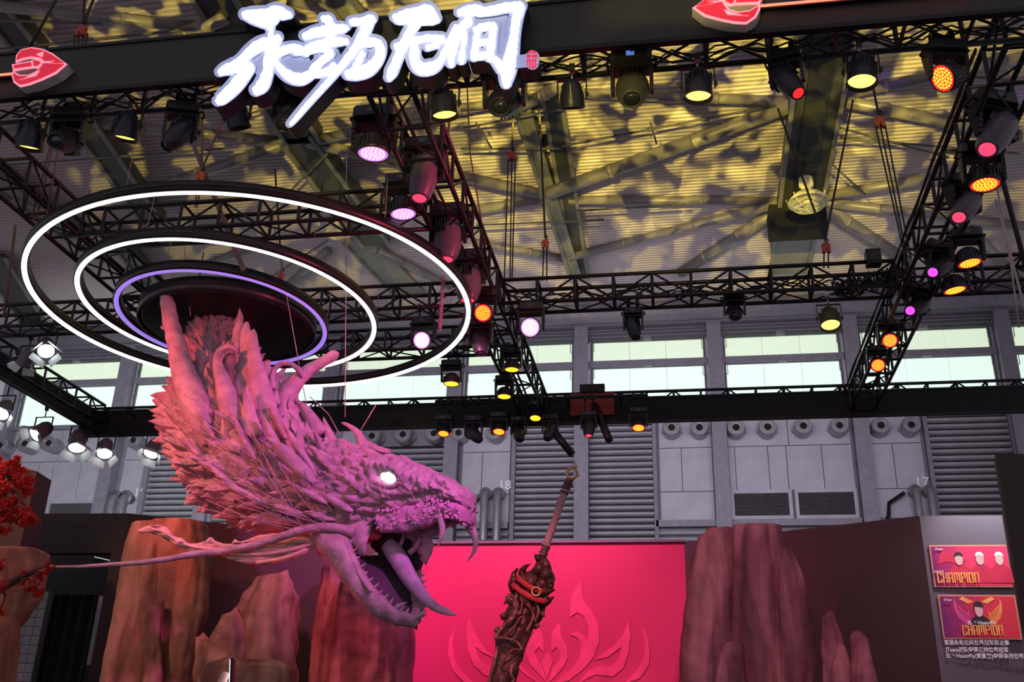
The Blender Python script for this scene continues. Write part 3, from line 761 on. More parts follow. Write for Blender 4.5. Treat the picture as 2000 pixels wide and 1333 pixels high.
    for sx in (-1, 1):
        for q in range(5):
            z0 = -.03 * s + (dr + .03 * s) * q / 5; z1 = -.03 * s + (dr + .03 * s) * (q + 1) / 5 + .001
            w = (.030 + .030 * (q / 4)) * s
            b.box((sx * hw, -w, z0), (sx * (hw + .028 * s), w, z1), mat=Yz)
    b.box((-hw - .028 * s, -.06 * s, dr), (hw + .028 * s, .06 * s, dr + .03 * s), mat=Yz)
    b.build('yoke', M['fixture'], e)
    bh = .085 * s; bz = dr + .035 * s
    o = [(-.15, -.09), (-.12, -.115), (.12, -.115), (.15, -.09), (.15, .09), (.12, .115), (-.12, .115), (-.15, .09)]
    MB().prism([Yz @ V(x * s, y * s, bz) for x, y in o], (0, 0, bh)).build('base', M['fixture'] if body != 'fixture_yellow_lit' else M[body], e)
    MB().box((-.035 * s, -.119 * s, bz + .02 * s), (.025 * s, -.114 * s, bz + .06 * s), mat=Yz).build('display', M['glass'] if body != 'fixture_yellow_lit' else M['l_blue'], e)
    for sx in (-1, 1):
        hd = MB(); hd.tube([Yz @ V(sx * .15 * s, -.05 * s, bz + .02 * s), Yz @ V(sx * .18 * s, -.045 * s, bz + .03 * s), Yz @ V(sx * .18 * s, .045 * s, bz + .03 * s), Yz @ V(sx * .15 * s, .05 * s, bz + .02 * s)], .010 * s, 6); hd.build('handle', M['black'], e)
    cm = MB()
    zt = max(bz + bh + .03, topz)
    for sx in (-1, 1):
        cm.tube([Yz @ V(sx * .07 * s, 0, bz + bh), Yz @ V(sx * .07 * s, 0, zt)], .010, 6); cm.box((sx * .07 * s - .018, -.03, zt - .04), (sx * .07 * s + .018, .03, zt + .02), mat=Yz)
    cm.box((-.08 * s, -.012, zt - .02), (.08 * s, .012, zt - .005), mat=Yz)
    cm.build('clamp', M['black'], e)
    return e
def cam_dir(px, py, a=0.0):
    return -ray(px, py).normalized()

F = 5.60
lamp('par', 60, 266, F, 'lit yellow par can at far left under the front truss', (-.12, .30, -1), 1.12)
lamp('spot', 130, 276, F, 'black moving head between the two leftmost yellow par cans', (.1, -.85, -.55), .84, 'glass', yaw=.1)
lamp('par', 248, 248, F, 'lit yellow par can second from left under the front truss', (-.15, .28, -1), 1.08)
lamp('spot', 352, 262, F, 'black moving head hanging tilted, right of second yellow par can', (-.45, -.35, -1), .78, 'glass', yaw=.3)
lamp('par', 463, 228, F, 'unlit black par can under the left tip of the white sign', (.2, .5, -1), .95, 'glass')
lamp('spot', 566, 226, F + .1, 'black moving head hidden behind the tail of the white sign', (0, -.5, -1), .8, 'glass')
lamp('par', 866, 203, F, 'lit yellow par can under the right half of the sign', (.12, .22, -1), 1.08)
lamp('spot', 985, 200, F, 'large black moving head under the last character of the sign', (0, -.75, -.75), .95, 'glass')
lamp('par', 1117, 186, F, 'unlit black par can just right of the red seal', (0, .6, -1), .98, 'glass')
lamp('spot', 1235, 176, F, 'yellow-lit moving head facing down under the front truss', (0, -.6, -.9), .92, 'glass', 'fixture_yellow_lit')
lamp('par', 1364, 166, F, 'lit yellow par can right of the yellow-lit moving head', (-.05, .12, -1), 1.08)
lamp('spot', 1538, 160, F, 'black moving head with red rim light left of the wide roof beam', (.45, -.3, -1), .72, 'l_redface', yaw=-.3)
lamp('par', 1683, 138, F, 'lit yellow par can rightmost under the front truss', (-.1, .0, -1), 1.12)
lamp('wash', 1852, 148, F, 'LED wash light glowing red sideways near the upper right corner', (-.8, -.3, -.55), .80, 'l_orange', cells=True, yaw=.2)
# central truss, front to back
lamp('wash', 730, 285, 6.30, 'violet LED wash light beside the front end of the central truss', (0, .05, -1), 1.08, 'l_violet', cells=True, top=6.2)
lamp('spot', 828, 345, 6.75, 'front moving head on the central truss, lit red and purple', (-.1, -.05, -1), 1.08, 'l_red', 'fixture_grey')
lamp('wash', 787, 405, 7.25, 'violet LED wash light left of the central truss, second from front', (.1, .05, -1), 1.0, 'l_violet', cells=True)
lamp('spot', 875, 468, 7.75, 'second moving head on the central truss, red glow at its tip', (-.02, -.05, -1), 1.08, 'l_red', 'fixture_grey')
lamp('spot', 916, 552, 8.6, 'third moving head on the central truss, with pink lens above the orange lamp', (0, -.10, -1), 1.05, 'l_red', 'fixture_grey')
lamp('wash', 945, 611, 9.0, 'orange-lit LED wash light where the outer ring meets the central truss', (0, -.9, -.5), .80, 'l_orange', cells=True)
lamp('spot', 938, 668, 9.5, 'dark moving head below the orange lamp on the central truss', (.15, -.25, -1), .80, 'glass')
lamp('wash', 826, 665, 9.3, 'pink-white LED wash light inside the right edge of the outer ring', (0, -1, -.45), .80, 'l_pinkwhite', cells=True)
lamp('wash', 1037, 640, 9.35, 'pink-white LED wash light hanging right of the central truss', (0, -1, -.45), .88, 'l_pinkwhite', cells=True)
lamp('wash', 882, 742, 10.6, 'orange-lit LED wash light in front of the windows below the outer ring', (0, .0, -1), .78, 'l_orange')
lamp('wash', 1000, 715, 10.4, 'orange-lit LED wash light on the rear half of the central truss', (0, 0, -1), .70, 'l_orange')
lamp('wash', 985, 768, 11.2, 'orange-lit LED wash light just above the rear fascia', (0, -.05, -1), .72, 'l_orange')
# under the rear fascia
lamp('wash', 867, 842, 12.72, 'leftmost red-orange LED lamp under the rear fascia', (0, -.28, -1), .72, 'l_orange', cells=True, top=6.40)
lamp('wash', 975, 838, 12.72, 'second red-orange LED lamp under the rear fascia, beside dark lamps', (0, -.28, -1), .76, 'l_orange', cells=True, top=6.40)
lamp('wash', 1046, 812, 12.72, 'red-orange LED lamp at the rear end of the central truss', (0, -.25, -1), .66, 'l_orange', top=6.40)
lamp('wash', 1247, 830, 12.72, 'rightmost red-orange LED lamp under the rear fascia', (0, -.28, -1), .78, 'l_orange', cells=True, top=6.40)
lamp('spot', 925, 848, 12.72, 'dark moving head between the two leftmost red lamps of the rear fascia', (.6, -.4, -.7), .80, 'glass', top=6.40)
lamp('spot', 1013, 846, 12.72, 'dark moving head just right of the second red lamp of the rear fascia', (.2, -.5, -.9), .72, 'glass', top=6.40)
lamp('spot', 1075, 842, 12.72, 'dark moving head with a tilted arm, left of the red-lit one', (-.3, -.3, -1), .72, 'glass', top=6.40)
lamp('spot', 1150, 835, 12.72, 'red-lit moving head in front of the red glowing patch of the rear fascia', (0, -.3, -1), .70, 'l_red', top=6.40)
tag(MB_at([aty(1060, 812, 12.9), aty(1085, 848, 12.7), aty(1118, 888, 12.7)], aty(1060, 812, 12.9), .05, 'hanging_tube', 'black'), 'thick black tube slanting down below the rear fascia', 'tube')
tag(MB_at([aty(1160, 790, 12.97), aty(1190, 860, 12.6)], aty(1160, 800, 12.9), .055, 'hanging_tube', 'black'), 'short black tube right of the red-lit moving head', 'tube')
e = empty('red_glow_panel', aty(1157, 785, 12.95), 'dark clutter and a panel painted as red glow on the rear fascia', 'panel')
MB().box((-.30, -.02, -.2), (.30, 0, .12)).build('glow_sheet', mat('painted_glow_red', (.30, .012, .012), .5), e); MB().box((-.17, -.05, .13), (.17, .05, .24)).build('top_box', M['black'], e)  # red glow on the fascia, painted as a red sheet
# middle cross truss
lamp('spot', 1237, 640, 9.42, 'black moving head hanging under the middle cross truss, tip down', (.18, -.2, -1), .66, 'glass')
lamp('spot', 1435, 612, 9.42, 'dark moving head facing the camera under the middle cross truss', (0, -.8, -.6), .70, 'glass')
lamp('par', 1620, 622, 9.42, 'par can with faint yellow lens under the middle truss near the right truss', (0, -.3, -1), 1.15, 'l_yellow', 'fixture_yellow_lit')
# right truss
lamp('spot', 1946, 262, 6.6, 'largest moving head on the right truss, front one, tilted left', (-.5, -.3, -.8), 1.05, 'l_red', 'fixture_grey', yaw=.4)
lamp('wash', 1922, 347, 6.95, 'nearest orange and red LED wash light on the right truss', (-.05, -.02, -1), .95, 'l_orange', cells=True)
lamp('spot', 1885, 405, 7.5, 'second moving head on the right truss with round pink lens', (-.5, -.45, -.8), .88, 'l_red', 'fixture_grey', yaw=.4)
lamp('wash', 1891, 503, 8.3, 'orange LED wash light right of the right truss, middle of three', (.1, .0, -1), .88, 'l_orange', cells=True)
lamp('wash', 1862, 556, 9.0, 'orange LED wash light in front of the far right lattice, lowest of three', (.12, .05, -1), .92, 'l_orange', cells=True)
lamp('spot', 1836, 522, 8.7, 'third moving head on the right truss with round magenta lens', (-.6, -.55, -.6), .80, 'l_magenta', yaw=.4)
lamp('spot', 1792, 600, 9.6, 'fourth moving head on the right truss with larger magenta lens', (-.6, -.6, -.5), .82, 'l_magenta', yaw=.4)
lamp('wash', 1737, 663, 10.4, 'orange LED wash light in front of the windows, upper of two', (-.1, -.9, -.8), .72, 'l_orange', cells=True)
lamp('wash', 1714, 711, 11.1, 'orange LED wash light in front of the windows, lower of two', (-.1, -.85, -.8), .70, 'l_orange', cells=True)
# white barn door spotlights at left
lamp('barn', 90, 678, 9.5, 'bright barn door spotlight highest at left, above the windows', (.5, -.5, -.8), 1.25, top=6.2)
lamp('barn', 52, 700, 9.6, 'barn door spotlight facing away, beside the highest one', (-.5, .3, -.8), 1.1, top=6.2)
lamp('barn', 8, 800, 10.2, 'barn door spotlight cut by the left edge of the photo', (.2, -.7, -.9), 1.25, top=6.3)
lamp('barn', 82, 842, 12.2, 'barn door spotlight under the far left truss, leftmost of the lower four', (-.4, -.8, -.9), 1.45, top=6.3)
lamp('barn', 152, 862, 12.72, 'barn door spotlight second of the lower four, brightest', (.3, -.35, -1), 1.6, top=6.40)
lamp('barn', 206, 876, 12.72, 'barn door spotlight third of the lower four', (.35, -.5, -1), 1.45, top=6.40)
lamp('barn', 300, 876, 12.72, 'barn door spotlight nearest the sculpture', (.0, -.55, -1), 1.4, top=6.40)

# caged high-bay lamps under the roof
def highbay(px, py, Z, lab, s=1.0):
    P = atz(px, py, Z)
    e = empty('high_bay_lamp', P, lab, 'high bay lamp', 'caged high bay lamps under the roof')
    cr = M['cream'] if 'cream' in M else M.setdefault('cream', mat('cream_enamel', (.85, .80, .50), .4))
    MB().lathe([(.10 * s, .62 * s), (.15 * s, .60 * s), (.16 * s, .40 * s), (.10 * s, .34 * s), (.12 * s, .28 * s), (.30 * s, .16 * s), (.42 * s, .02 * s), (.42 * s, 0), (.40 * s, 0), (.28 * s, .13 * s), (0, .2 * s)], 28).build('reflector', cr, e)
    c = MB()
    for rr, z in ((.42, -.02), (.34, -.10), (.22, -.15), (.10, -.17)):
        c.lathe([((rr - .012) * s, z * s), ((rr) * s, (z - .012) * s), ((rr + .012) * s, z * s), (rr * s, (z + .012) * s)], 28, close=True)
    for k in range(8):
        a = k * PI / 4; cs, sn = math.cos(a), math.sin(a)
        c.tube([(rr * cs * s, rr * sn * s, z * s) for rr, z in ((.46, .08), (.42, -.02), (.34, -.10), (.22, -.15), (.02, -.17))], .009 * s, 4)
    c.build('wire_cage', cr, e)
    MB().lathe([(0, .05 * s), (.12 * s, .03 * s), (.14 * s, -.04 * s), (0, -.10 * s)], 16).build('bulb', cr, e)
    MB().tube([(0, 0, .6 * s), (0, 0, .85 * s), (0, 0, 16.0 - P.z)], .02, 6).build('hanging_rod', M['cable'], e)
highbay(1578, 395, 13.9, 'cream caged high bay lamp hanging from the wide roof beam', 1.05)
highbay(655, 458, 14.2, 'caged high bay lamp seen through the cross truss, right one', .55)
highbay(618, 455, 14.2, 'caged high bay lamp seen through the cross truss, left one', .50)

# ================================================================== SIGN AND EMBLEMS
def sgn_pt(cx, cy, Y=5.26):          # coordinates of the lettering layout -> world point on the sign plane
    return aty(400 + cx / 2.857, cy / 2.857, Y)
CH = [
 [[(222, 78, 50), (262, 84, 92), (310, 92, 118), (352, 95, 130), (398, 62, 92), (440, 72, 70), (468, 76, 40)], [(350, 120, 80), (366, 165, 28), (360, 200, 20)],
  [(405, 208, 50), (380, 240, 76), (355, 320, 66), (345, 400, 66), (318, 470, 82), (285, 500, 60)],
  [(385, 225, 70), (310, 245, 78), (250, 285, 66), (205, 330, 56), (168, 365, 84), (110, 385, 60), (82, 400, 34)],
  [(190, 365, 96), (240, 370, 74), (236, 395, 60), (190, 450, 84), (140, 505, 80), (88, 550, 66), (72, 562, 40)],
  [(395, 300, 40), (450, 270, 50), (520, 262, 40), (560, 290, 40)], [(395, 340, 40), (430, 390, 60), (480, 425, 74), (540, 435, 72), (600, 400, 50), (650, 335, 34)]],
 [[(555, 196, 40), (620, 176, 60), (700, 160, 64), (770, 152, 50), (790, 148, 26)], [(660, 100, 40), (690, 110, 60), (700, 160, 60), (690, 240, 50)],
  [(570, 262, 40), (650, 240, 56), (730, 225, 60), (790, 225, 30)], [(500, 285, 34), (570, 275, 40), (640, 262, 50), (700, 290, 50), (640, 345, 50), (600, 395, 46), (670, 400, 46), (720, 360, 36)],
  [(815, 118, 36), (870, 112, 44), (930, 100, 52)], [(915, 105, 66), (890, 170, 64), (850, 240, 56), (795, 320, 46), (720, 410, 38), (640, 500, 30), (560, 590, 26), (500, 660, 20), (472, 692, 8)],
  [(850, 240, 50), (930, 228, 56), (975, 250, 62), (965, 320, 66), (915, 380, 84), (850, 405, 80), (800, 410, 60)], [(880, 290, 30), (850, 350, 40), (820, 400, 40)]],
 [[(1062, 92, 46), (1120, 88, 92), (1190, 66, 78), (1250, 50, 70), (1290, 100, 46)], [(1080, 100, 60), (1180, 100, 70), (1270, 110, 40)],
  [(1190, 110, 50), (1140, 175, 56), (1105, 250, 56), (1070, 330, 56), (1040, 400, 62), (1025, 430, 34)],
  [(1070, 255, 46), (1150, 225, 44), (1240, 208, 42), (1322, 212, 50)], [(1170, 268, 60), (1165, 320, 76), (1200, 375, 84), (1270, 370, 78), (1320, 320, 44), (1400, 150, 40)], [(1240, 260, 30), (1300, 245, 26)]],
 [[(1420, 66, 40), (1470, 55, 66), (1520, 48, 60), (1560, 60, 40)], [(1530, 62, 50), (1610, 50, 58), (1690, 34, 62), (1760, 32, 62)],
  [(1752, 35, 70), (1735, 110, 62), (1722, 200, 60), (1708, 290, 84), (1690, 380, 100), (1682, 440, 70), (1680, 462, 50)],
  [(1470, 115, 60), (1430, 150, 54), (1400, 220, 52), (1375, 300, 50), (1372, 350, 40)], [(1450, 180, 30), (1440, 250, 30), (1430, 330, 44)],
  [(1520, 160, 36), (1510, 230, 40), (1500, 310, 50)], [(1510, 160, 40), (1560, 142, 44), (1610, 140, 50)], [(1612, 140, 42), (1600, 220, 50), (1590, 310, 60)], [(1515, 235, 30), (1595, 225, 30)], [(1505, 310, 36), (1590, 300, 44)], [(1620, 330, 50), (1660, 380, 70)]]]
def smooth_line(st, k=6):
    out = []
    n = len(st)
    for i in range(n - 1):
        p0 = st[max(i - 1, 0)]; p1 = st[i]; p2 = st[i + 1]; p3 = st[min(i + 2, n - 1)]
        for j in range(k):
            t = j / k
            out.append(tuple(.5 * ((2 * p1[c]) + (-p0[c] + p2[c]) * t + (2 * p0[c] - 5 * p1[c] + 4 * p2[c] - p3[c]) * t * t + (-p0[c] + 3 * p1[c] - 3 * p2[c] + p3[c]) * t ** 3) for c in range(3)))
    out.append(st[-1]); return out
def stroke_outline(st, grow, rough=0, seed=0):
    rr = random.Random(seed)
    s = smooth_line(st); L = []; Rr_ = []
    for i, (x, y, w) in enumerate(s):
        a = s[max(i - 1, 0)]; b = s[min(i + 1, len(s) - 1)]
        dx, dy = b[0] - a[0], b[1] - a[1]; d = math.hypot(dx, dy) or 1
        nx, ny = -dy / d, dx / d; h = max(w, 4) * .37 + grow
        L.append((x + nx * (h + rr.uniform(-rough, rough)), y + ny * (h + rr.uniform(-rough, rough)))); Rr_.append((x - nx * (h + rr.uniform(-rough, rough)), y - ny * (h + rr.uniform(-rough, rough))))
    def capp(c, a, b, w):
        # rounded end from a to b about c
        out = []; a0 = math.atan2(a[1] - c[1], a[0] - c[0]); r = max(w, 4) / 2 + grow
        for j in range(1, 6): out.append(j / 6)
        return a0, r, out
    # end caps
    x, y, w = s[-1]; a0 = math.atan2(L[-1][1] - y, L[-1][0] - x); r = max(w, 4) * .37 + grow
    endc = [(x + r * math.cos(a0 - PI * j / 6), y + r * math.sin(a0 - PI * j / 6)) for j in range(1, 6)]
    x, y, w = s[0]; a0 = math.atan2(Rr_[0][1] - y, Rr_[0][0] - x); r = max(w, 4) * .37 + grow
    stc = [(x + r * math.cos(a0 - PI * j / 6), y + r * math.sin(a0 - PI * j / 6)) for j in range(1, 6)]
    return L, endc, Rr_, stc
def stroke_solid(mb, st, grow, Y, depth, rough=0, seed=0, mi=0, side_mi=None):
    L, ec, Rr_, sc = stroke_outline(st, grow, rough, seed)
    n = len(L)
    P = [sgn_pt(x, y, Y) for x, y in L] + [sgn_pt(x, y, Y) for x, y in Rr_]
    d = V(0, depth, 0)
    fs = [(i, i + 1, n + i + 1, n + i) for i in range(n - 1)]
    mb.add(P, fs, mi)
    ece = [sgn_pt(x, y, Y) for x, y in ec]; c = sgn_pt(st[-1][0], st[-1][1], Y)
    fan = [P[n - 1]] + ece + [P[2 * n - 1]]; mb.add(fan + [c], [(i, i + 1, len(fan)) for i in range(len(fan) - 1)], mi)
    sce = [sgn_pt(x, y, Y) for x, y in sc]; c = sgn_pt(st[0][0], st[0][1], Y)
    fan2 = [P[n]] + sce + [P[0]]; mb.add(fan2 + [c], [(i, i + 1, len(fan2)) for i in range(len(fan2) - 1)], mi)
    loop = P[:n] + ece + list(reversed(P[n:])) + sce
    k = len(loop); sm_ = mi if side_mi is None else side_mi
    mb.add(loop + [p + d for p in loop], [(i, (i + 1) % k, (i + 1) % k + k, i + k) for i in range(k)], sm_)
def sign_build():
    O = sgn_pt(900, 250, 5.28)
    e = empty('illuminated_sign', O, 'large glowing white brush-lettered sign in front of the top fascia', 'sign')
    mti = Matrix.Translation(-O)
    cnt = 0
    for ci, ch in enumerate(CH):
        a = MB(); b = MB()
        for si, st in enumerate(ch):
            cnt += 1
            stroke_solid(a, st, 0, 5.232 - .0002 * cnt, .02, 4, cnt)
            stroke_solid(b, st, 20, 5.262 - .0002 * cnt, .13, 0, cnt, 0, 1)
        a.v = [Vector(v) - O for v in a.v]; b.v = [Vector(v) - O for v in b.v]
        bo = b.build('backing_plate', [M['sign_edge'], M['sign_dark']], e)
        a.build('character', M['sign_white'], e)
    # infill of the backing plate between the strokes
    b = MB()
    fills = [[(395, 330), (560, 280), (620, 400), (470, 430)], [(230, 290), (340, 260), (340, 420), (250, 400)], [(600, 260), (740, 260), (760, 380), (620, 400)], [(870, 260), (950, 260), (930, 350), (850, 380)],
             [(1480, 90), (1690, 70), (1680, 330), (1500, 320)], [(1390, 240), (1520, 120), (1520, 330), (1380, 350)]]
    for i, f in enumerate(fills):
        b.prism([sgn_pt(x, y, 5.266 + .0003 * i) - O for x, y in f], (0, .12, 0))
    b.build('backing_infill', M['sign_edge'], e)
    # seal
    s = MB(); stroke_solid(s, [(1740, 345, 96), (1830, 335, 104)], 0, 5.250, .12, 0, 1, 0, 1)
    s2 = MB(); stroke_solid(s2, [(1830, 320, 104), (1828, 352, 104)], 0, 5.2545, .12, 0, 1, 0, 1)
    for q in (s, s2): q.v = [Vector(v) - O for v in q.v]
    s.add(s2.v, s2.f, 0); s.mi[-len(s2.f):] = s2.mi
    pl = s.build('seal_plate', [M['sign_edge'], M['sign_dark']], e)
    r = MB(); stroke_solid(r, [(1826, 308, 80), (1824, 350, 80)], 0, 5.236, .01)
    r.v = [Vector(v) - O for v in r.v]; ro = r.build('seal_disc', M['seal_red'], pl)
    g = MB()
    for k, st in enumerate([[(1795, 300, 5), (1852, 300, 5)], [(1795, 325, 5), (1795, 372, 5)], [(1795, 325, 5), (1852, 325, 5)], [(1852, 325, 5), (1852, 372, 5)], [(1822, 285, 5), (1822, 385, 5)], [(1808, 340, 5), (1808, 370, 5)], [(1838, 340, 5), (1838, 370, 5)], [(1795, 372, 5), (1808, 372, 5)]]):
        stroke_solid(g, st, 0, 5.232, .004)
    g.v = [Vector(v) - O for v in g.v]; g.build('seal_glyph', M['sign_edge'], pl)
    b = MB()
    for x, y in ((310, 300), (700, 300), (1140, 280), (1600, 250)):
        p = sgn_pt(x, y, 5.36) - O; b.tube([p, p + V(0, .06, 0)], .02, 6)
    b.build('standoff', M['black'], e)
sign_build()

EA = [(145, 490), (150, 440), (185, 400), (260, 383), (350, 398), (420, 432), (520, 505), (440, 512), (345, 490), (330, 470), (260, 458), (195, 470)]
EB = [(520, 505), (440, 574), (340, 620), (250, 655), (178, 672), (132, 640), (118, 590), (125, 562), (175, 590), (240, 588), (300, 560), (335, 515), (345, 490), (440, 500)]
ES = [(120, 512), (245, 490), (290, 472), (340, 486), (345, 505), (300, 532), (262, 532), (128, 552)]
def poly_offset(pl, d):
    n = len(pl); out = []
    A = sum(pl[i][0] * pl[(i + 1) % n][1] - pl[(i + 1) % n][0] * pl[i][1] for i in range(n)); sg = 1 if A > 0 else -1
    for i in range(n):
        a, b, c = pl[i - 1], pl[i], pl[(i + 1) % n]
        e1 = (b[0] - a[0], b[1] - a[1]); e2 = (c[0] - b[0], c[1] - b[1]); l1 = math.hypot(*e1) or 1; l2 = math.hypot(*e2) or 1
        nx = (e1[1] / l1 + e2[1] / l2); ny = -(e1[0] / l1 + e2[0] / l2); l = math.hypot(nx, ny) or 1
        k = min(1.6, 1 / max(.45, l / 2)); out.append((b[0] + sg * nx / l * d * k, b[1] + sg * ny / l * d * k))
    return out
def emblem(lab, mirror, ref, strip_x):
    c0 = aty(136.5, 132.6, 5.30)                         # tip of the left one
    def g(x, y, Y):
        p = aty(x / 3.808, y / 3.808, 5.33); q = p - aty(136.5, 132.6, 5.33)
        if mirror: q.x = -q.x
        return V(q.x, Y - 5.33, q.z)
    e = empty('arrow_emblem', ref, lab, 'emblem', 'red arrowhead emblems on the top fascia')
    pl = MB(); rd = MB(); hl = MB()
    for i, po in enumerate((EA, EB, ES)):
        pl.prism([g(x, y, 5.285 - .0006 * i) for x, y in poly_offset(po, 3)], (0, .085, 0))
        rd.prism([g(x, y, 5.278 - .0006 * i) for x, y in poly_offset(po, -9)], (0, .01, 0))
    for po in ([(355, 420), (300, 440), (345, 460), (352, 440)], [(325, 500), (440, 486), (360, 505)], [(330, 560), (200, 625), (170, 630), (300, 600)], [(262, 492), (272, 528), (282, 528), (275, 488)]):
        hl.prism([g(x, y, 5.274) for x, y in po], (0, .004, 0))
    pl.build('emblem_plate', M['emb_pink'], e); rd.build('emblem_face', M['emb_red'], e); hl.build('emblem_highlight', M['emb_pink'], e)
    bk = MB()
    for po in (EA, EB, ES): bk.prism([g(x, y, 5.292) for x, y in poly_offset(po, 4)], (0, .085, 0))
    bk.build('emblem_return', M['emb_side'], e)
R1 = aty(136.5, 132.6, 5.33); R2 = aty(1354, 24, 5.33)
emblem('red arrowhead emblem pointing right at the left end of the top fascia', False, R1, 0)
emblem('red arrowhead emblem pointing left at the right end of the top fascia', True, R2, 0)
def strip(a, b, lab):
    P, Q = aty(*a, 5.33), aty(*b, 5.33); Q = V(Q.x, Q.y, P.z)
    e = empty('light_strip', P, lab, 'light strip', 'red light strips on the top fascia')
    MB().tube([(0, 0, 0), Q - P], .009, 8).build('led_tube', M['led_red'], e)
    b_ = MB().box((min(0, Q.x - P.x), .012, -.012), (max(0, Q.x - P.x), .045, .012)); b_.build('channel', M['black'], e)
strip((36, 143), (-190, 160), 'red light strip running off the left edge behind the arrowhead')
strip((1480, 12), (1900, -25), 'red light strip running right from the right arrowhead')

# ================================================================== BOOTH
Z4 = 4.0
def vwall(name, a, b, z0, z1, t, m, back=1):
    """upright wall between two ground points"""
    a = V(a[0], a[1], 0); b = V(b[0], b[1], 0); u = (b - a).normalized(); n = V(-u.y, u.x, 0) * t * back
    mb = MB().prism([a + V(0, 0, z0), b + V(0, 0, z0), b + V(0, 0, z1), a + V(0, 0, z1)], n)
    return mb.build(name, M[m] if isinstance(m, str) else m)
ra = V(-3.30, 10.73, 0); rb = V(0.0, 10.73, 0)
red = vwall('backdrop', ra, rb, 0, Z4, .12, 'red_wall')
root = empty('backdrop_wall', (-1.65, 10.73, 0), 'bright red backdrop wall with a paler flame emblem, behind the sword', 'backdrop')
red.name = 'backdrop_panel'; red.parent = root; red.matrix_parent_inverse = Matrix.Translation(-Vector(root.location))
FL = [[(155, 1000), (112, 1080), (102, 1180), (128, 1265), (190, 1330), (330, 1420), (360, 1400), (240, 1330), (172, 1262), (135, 1190), (126, 1100)],
      [(222, 960), (208, 1040), (218, 1150), (250, 1235), (310, 1290), (400, 1335), (520, 1400), (470, 1333), (360, 1250), (295, 1215), (266, 1165), (262, 1128), (300, 1162), (365, 1192), (310, 1140), (255, 1050)],
      [(620, 1000), (600, 1050), (560, 1110), (553, 1180), (580, 1240), (640, 1300), (668, 1335), (650, 1250), (612, 1200), (600, 1160), (625, 1130), (652, 1160), (652, 1100), (640, 1050)],
      [(745, 988), (705, 1040), (696, 1090), (700, 1155), (726, 1130), (750, 1165), (742, 1210), (702, 1260), (682, 1335), (720, 1300), (770, 1240), (792, 1190), (785, 1130), (755, 1070)],
      [(675, 1158), (640, 1215), (672, 1310), (705, 1215)],
      [(868, 745), (812, 840), (803, 960), (845, 932), (885, 955), (912, 1015), (905, 1100), (880, 1060), (850, 1040), (805, 1058), (850, 1080), (870, 1120), (860, 1190), (820, 1250), (760, 1300), (715, 1345), (800, 1322), (880, 1260), (940, 1190), (972, 1100), (970, 1010), (930, 930), (880, 860)],
      [(1143, 975), (1110, 1060), (1050, 1130), (945, 1205), (1020, 1190), (1100, 1130), (1093, 1185), (1045, 1240), (960, 1245), (900, 1275), (850, 1345), (900, 1312), (950, 1290), (1050, 1302), (1112, 1250), (1142, 1160), (1152, 1060)],
      [(1215, 1010), (1235, 1100), (1232, 1190), (1195, 1260), (1110, 1345), (1205, 1310), (1255, 1240), (1264, 1150), (1250, 1070)],
      [(500, 1215), (498, 1245), (560, 1300), (640, 1350), (610, 1320), (545, 1270)]]
for po in FL:
    MB().prism([aty(840 + x / 2.942, 880 + y / 2.942, 10.722) - root.location for x, y in po], (0, .007, 0)).build('flame', M['red_emblem'], root)
struct('trim_3', MB().box((-3.30, 10.70, Z4), (0, 10.86, Z4 + .025)), M['wallgrey'])
wr = vwall('wall_right', (0.0, 10.73), (2.15, 9.66), 0, Z4, .1, 'brown_wall'); wr['kind'] = 'structure'
pp = vwall('wall_right_front', (2.15, 9.66), (2.87, 9.68), 0, Z4, .1, 'grey_wall'); pp['kind'] = 'structure'
ww = vwall('wall_right_side', (2.87, 9.68), (4.9, 11.5), 0, Z4, .1, 'brown_wall'); ww['kind'] = 'structure'
P = aty(1937, 885, 6.6); Q = aty(2000, 845, 6.6)
z = P.z
w3 = MB().prism([(P.x + .02, 6.6, 0), (P.x + 1.5, 6.9, 0), (P.x + 1.5, 6.9, z), (P.x + .02, 6.6, z)], (0.06, .25, 0)).build('wall_far_right', M['brown_wall']); w3['kind'] = 'structure'
wl = vwall('wall_left', (-5.48, 9.18), (-3.30, 10.5), 0, Z4, .1, 'brown_wall'); wl['kind'] = 'structure'
zb = aty(160, 1080, 9.15).z
wf = vwall('wall_left_front', (-7.8, 9.10), (-5.48, 9.18), zb, Z4, .12, 'brown_wall'); wf['kind'] = 'structure'
wj = vwall('wall_left_jamb', (-5.58, 9.17), (-5.48, 9.18), 0, zb, .12, 'brown_wall'); wj['kind'] = 'structure'
wk = vwall('wall_left_inner', (-7.8, 10.4), (-5.4, 10.4), 0, Z4, .1, 'curtain'); wk['kind'] = 'structure'
# black curtain folds
cz = aty(150, 1165, 9.75).z
e = empty('curtain', (-6.1, 9.75, 0), 'pleated black curtain in the doorway at left', 'curtain')
b = MB(); n = 60; vs = []
x0 = aty(98, 1180, 9.75).x - .25; x1 = aty(200, 1180, 9.75).x + .1
for i in range(n + 1):
    t = i / n; X = x0 + (x1 - x0) * t + 6.1; yy = .05 * math.sin(t * 2 * PI * 7)
    vs += [(X, yy, 0), (X, yy, cz)]
b.add(vs, [(2 * i, 2 * i + 2, 2 * i + 3, 2 * i + 1) for i in range(n)], smooth=True)
b.build('drape', M['curtain'], e); MB().box((x0 + 6.1, -.06, cz), (x1 + 6.1, .06, cz + .05)).build('curtain_rail', M['black'], e)
P = aty(199, 1165, 9.45); Q = aty(182, 1300, 9.45)
e = empty('wall_strip_panel', (P.x, 9.45, 0), 'narrow grey upright panel in the doorway beside the left rock', 'panel')
MB().box((-.03, 0, Q.z), (.035, .02, P.z)).build('strip_face', M['panel'], e)
MB().box((-.045, .02, 0), (.05, .04, P.z + .02)).build('strip_back', M['black'], e)
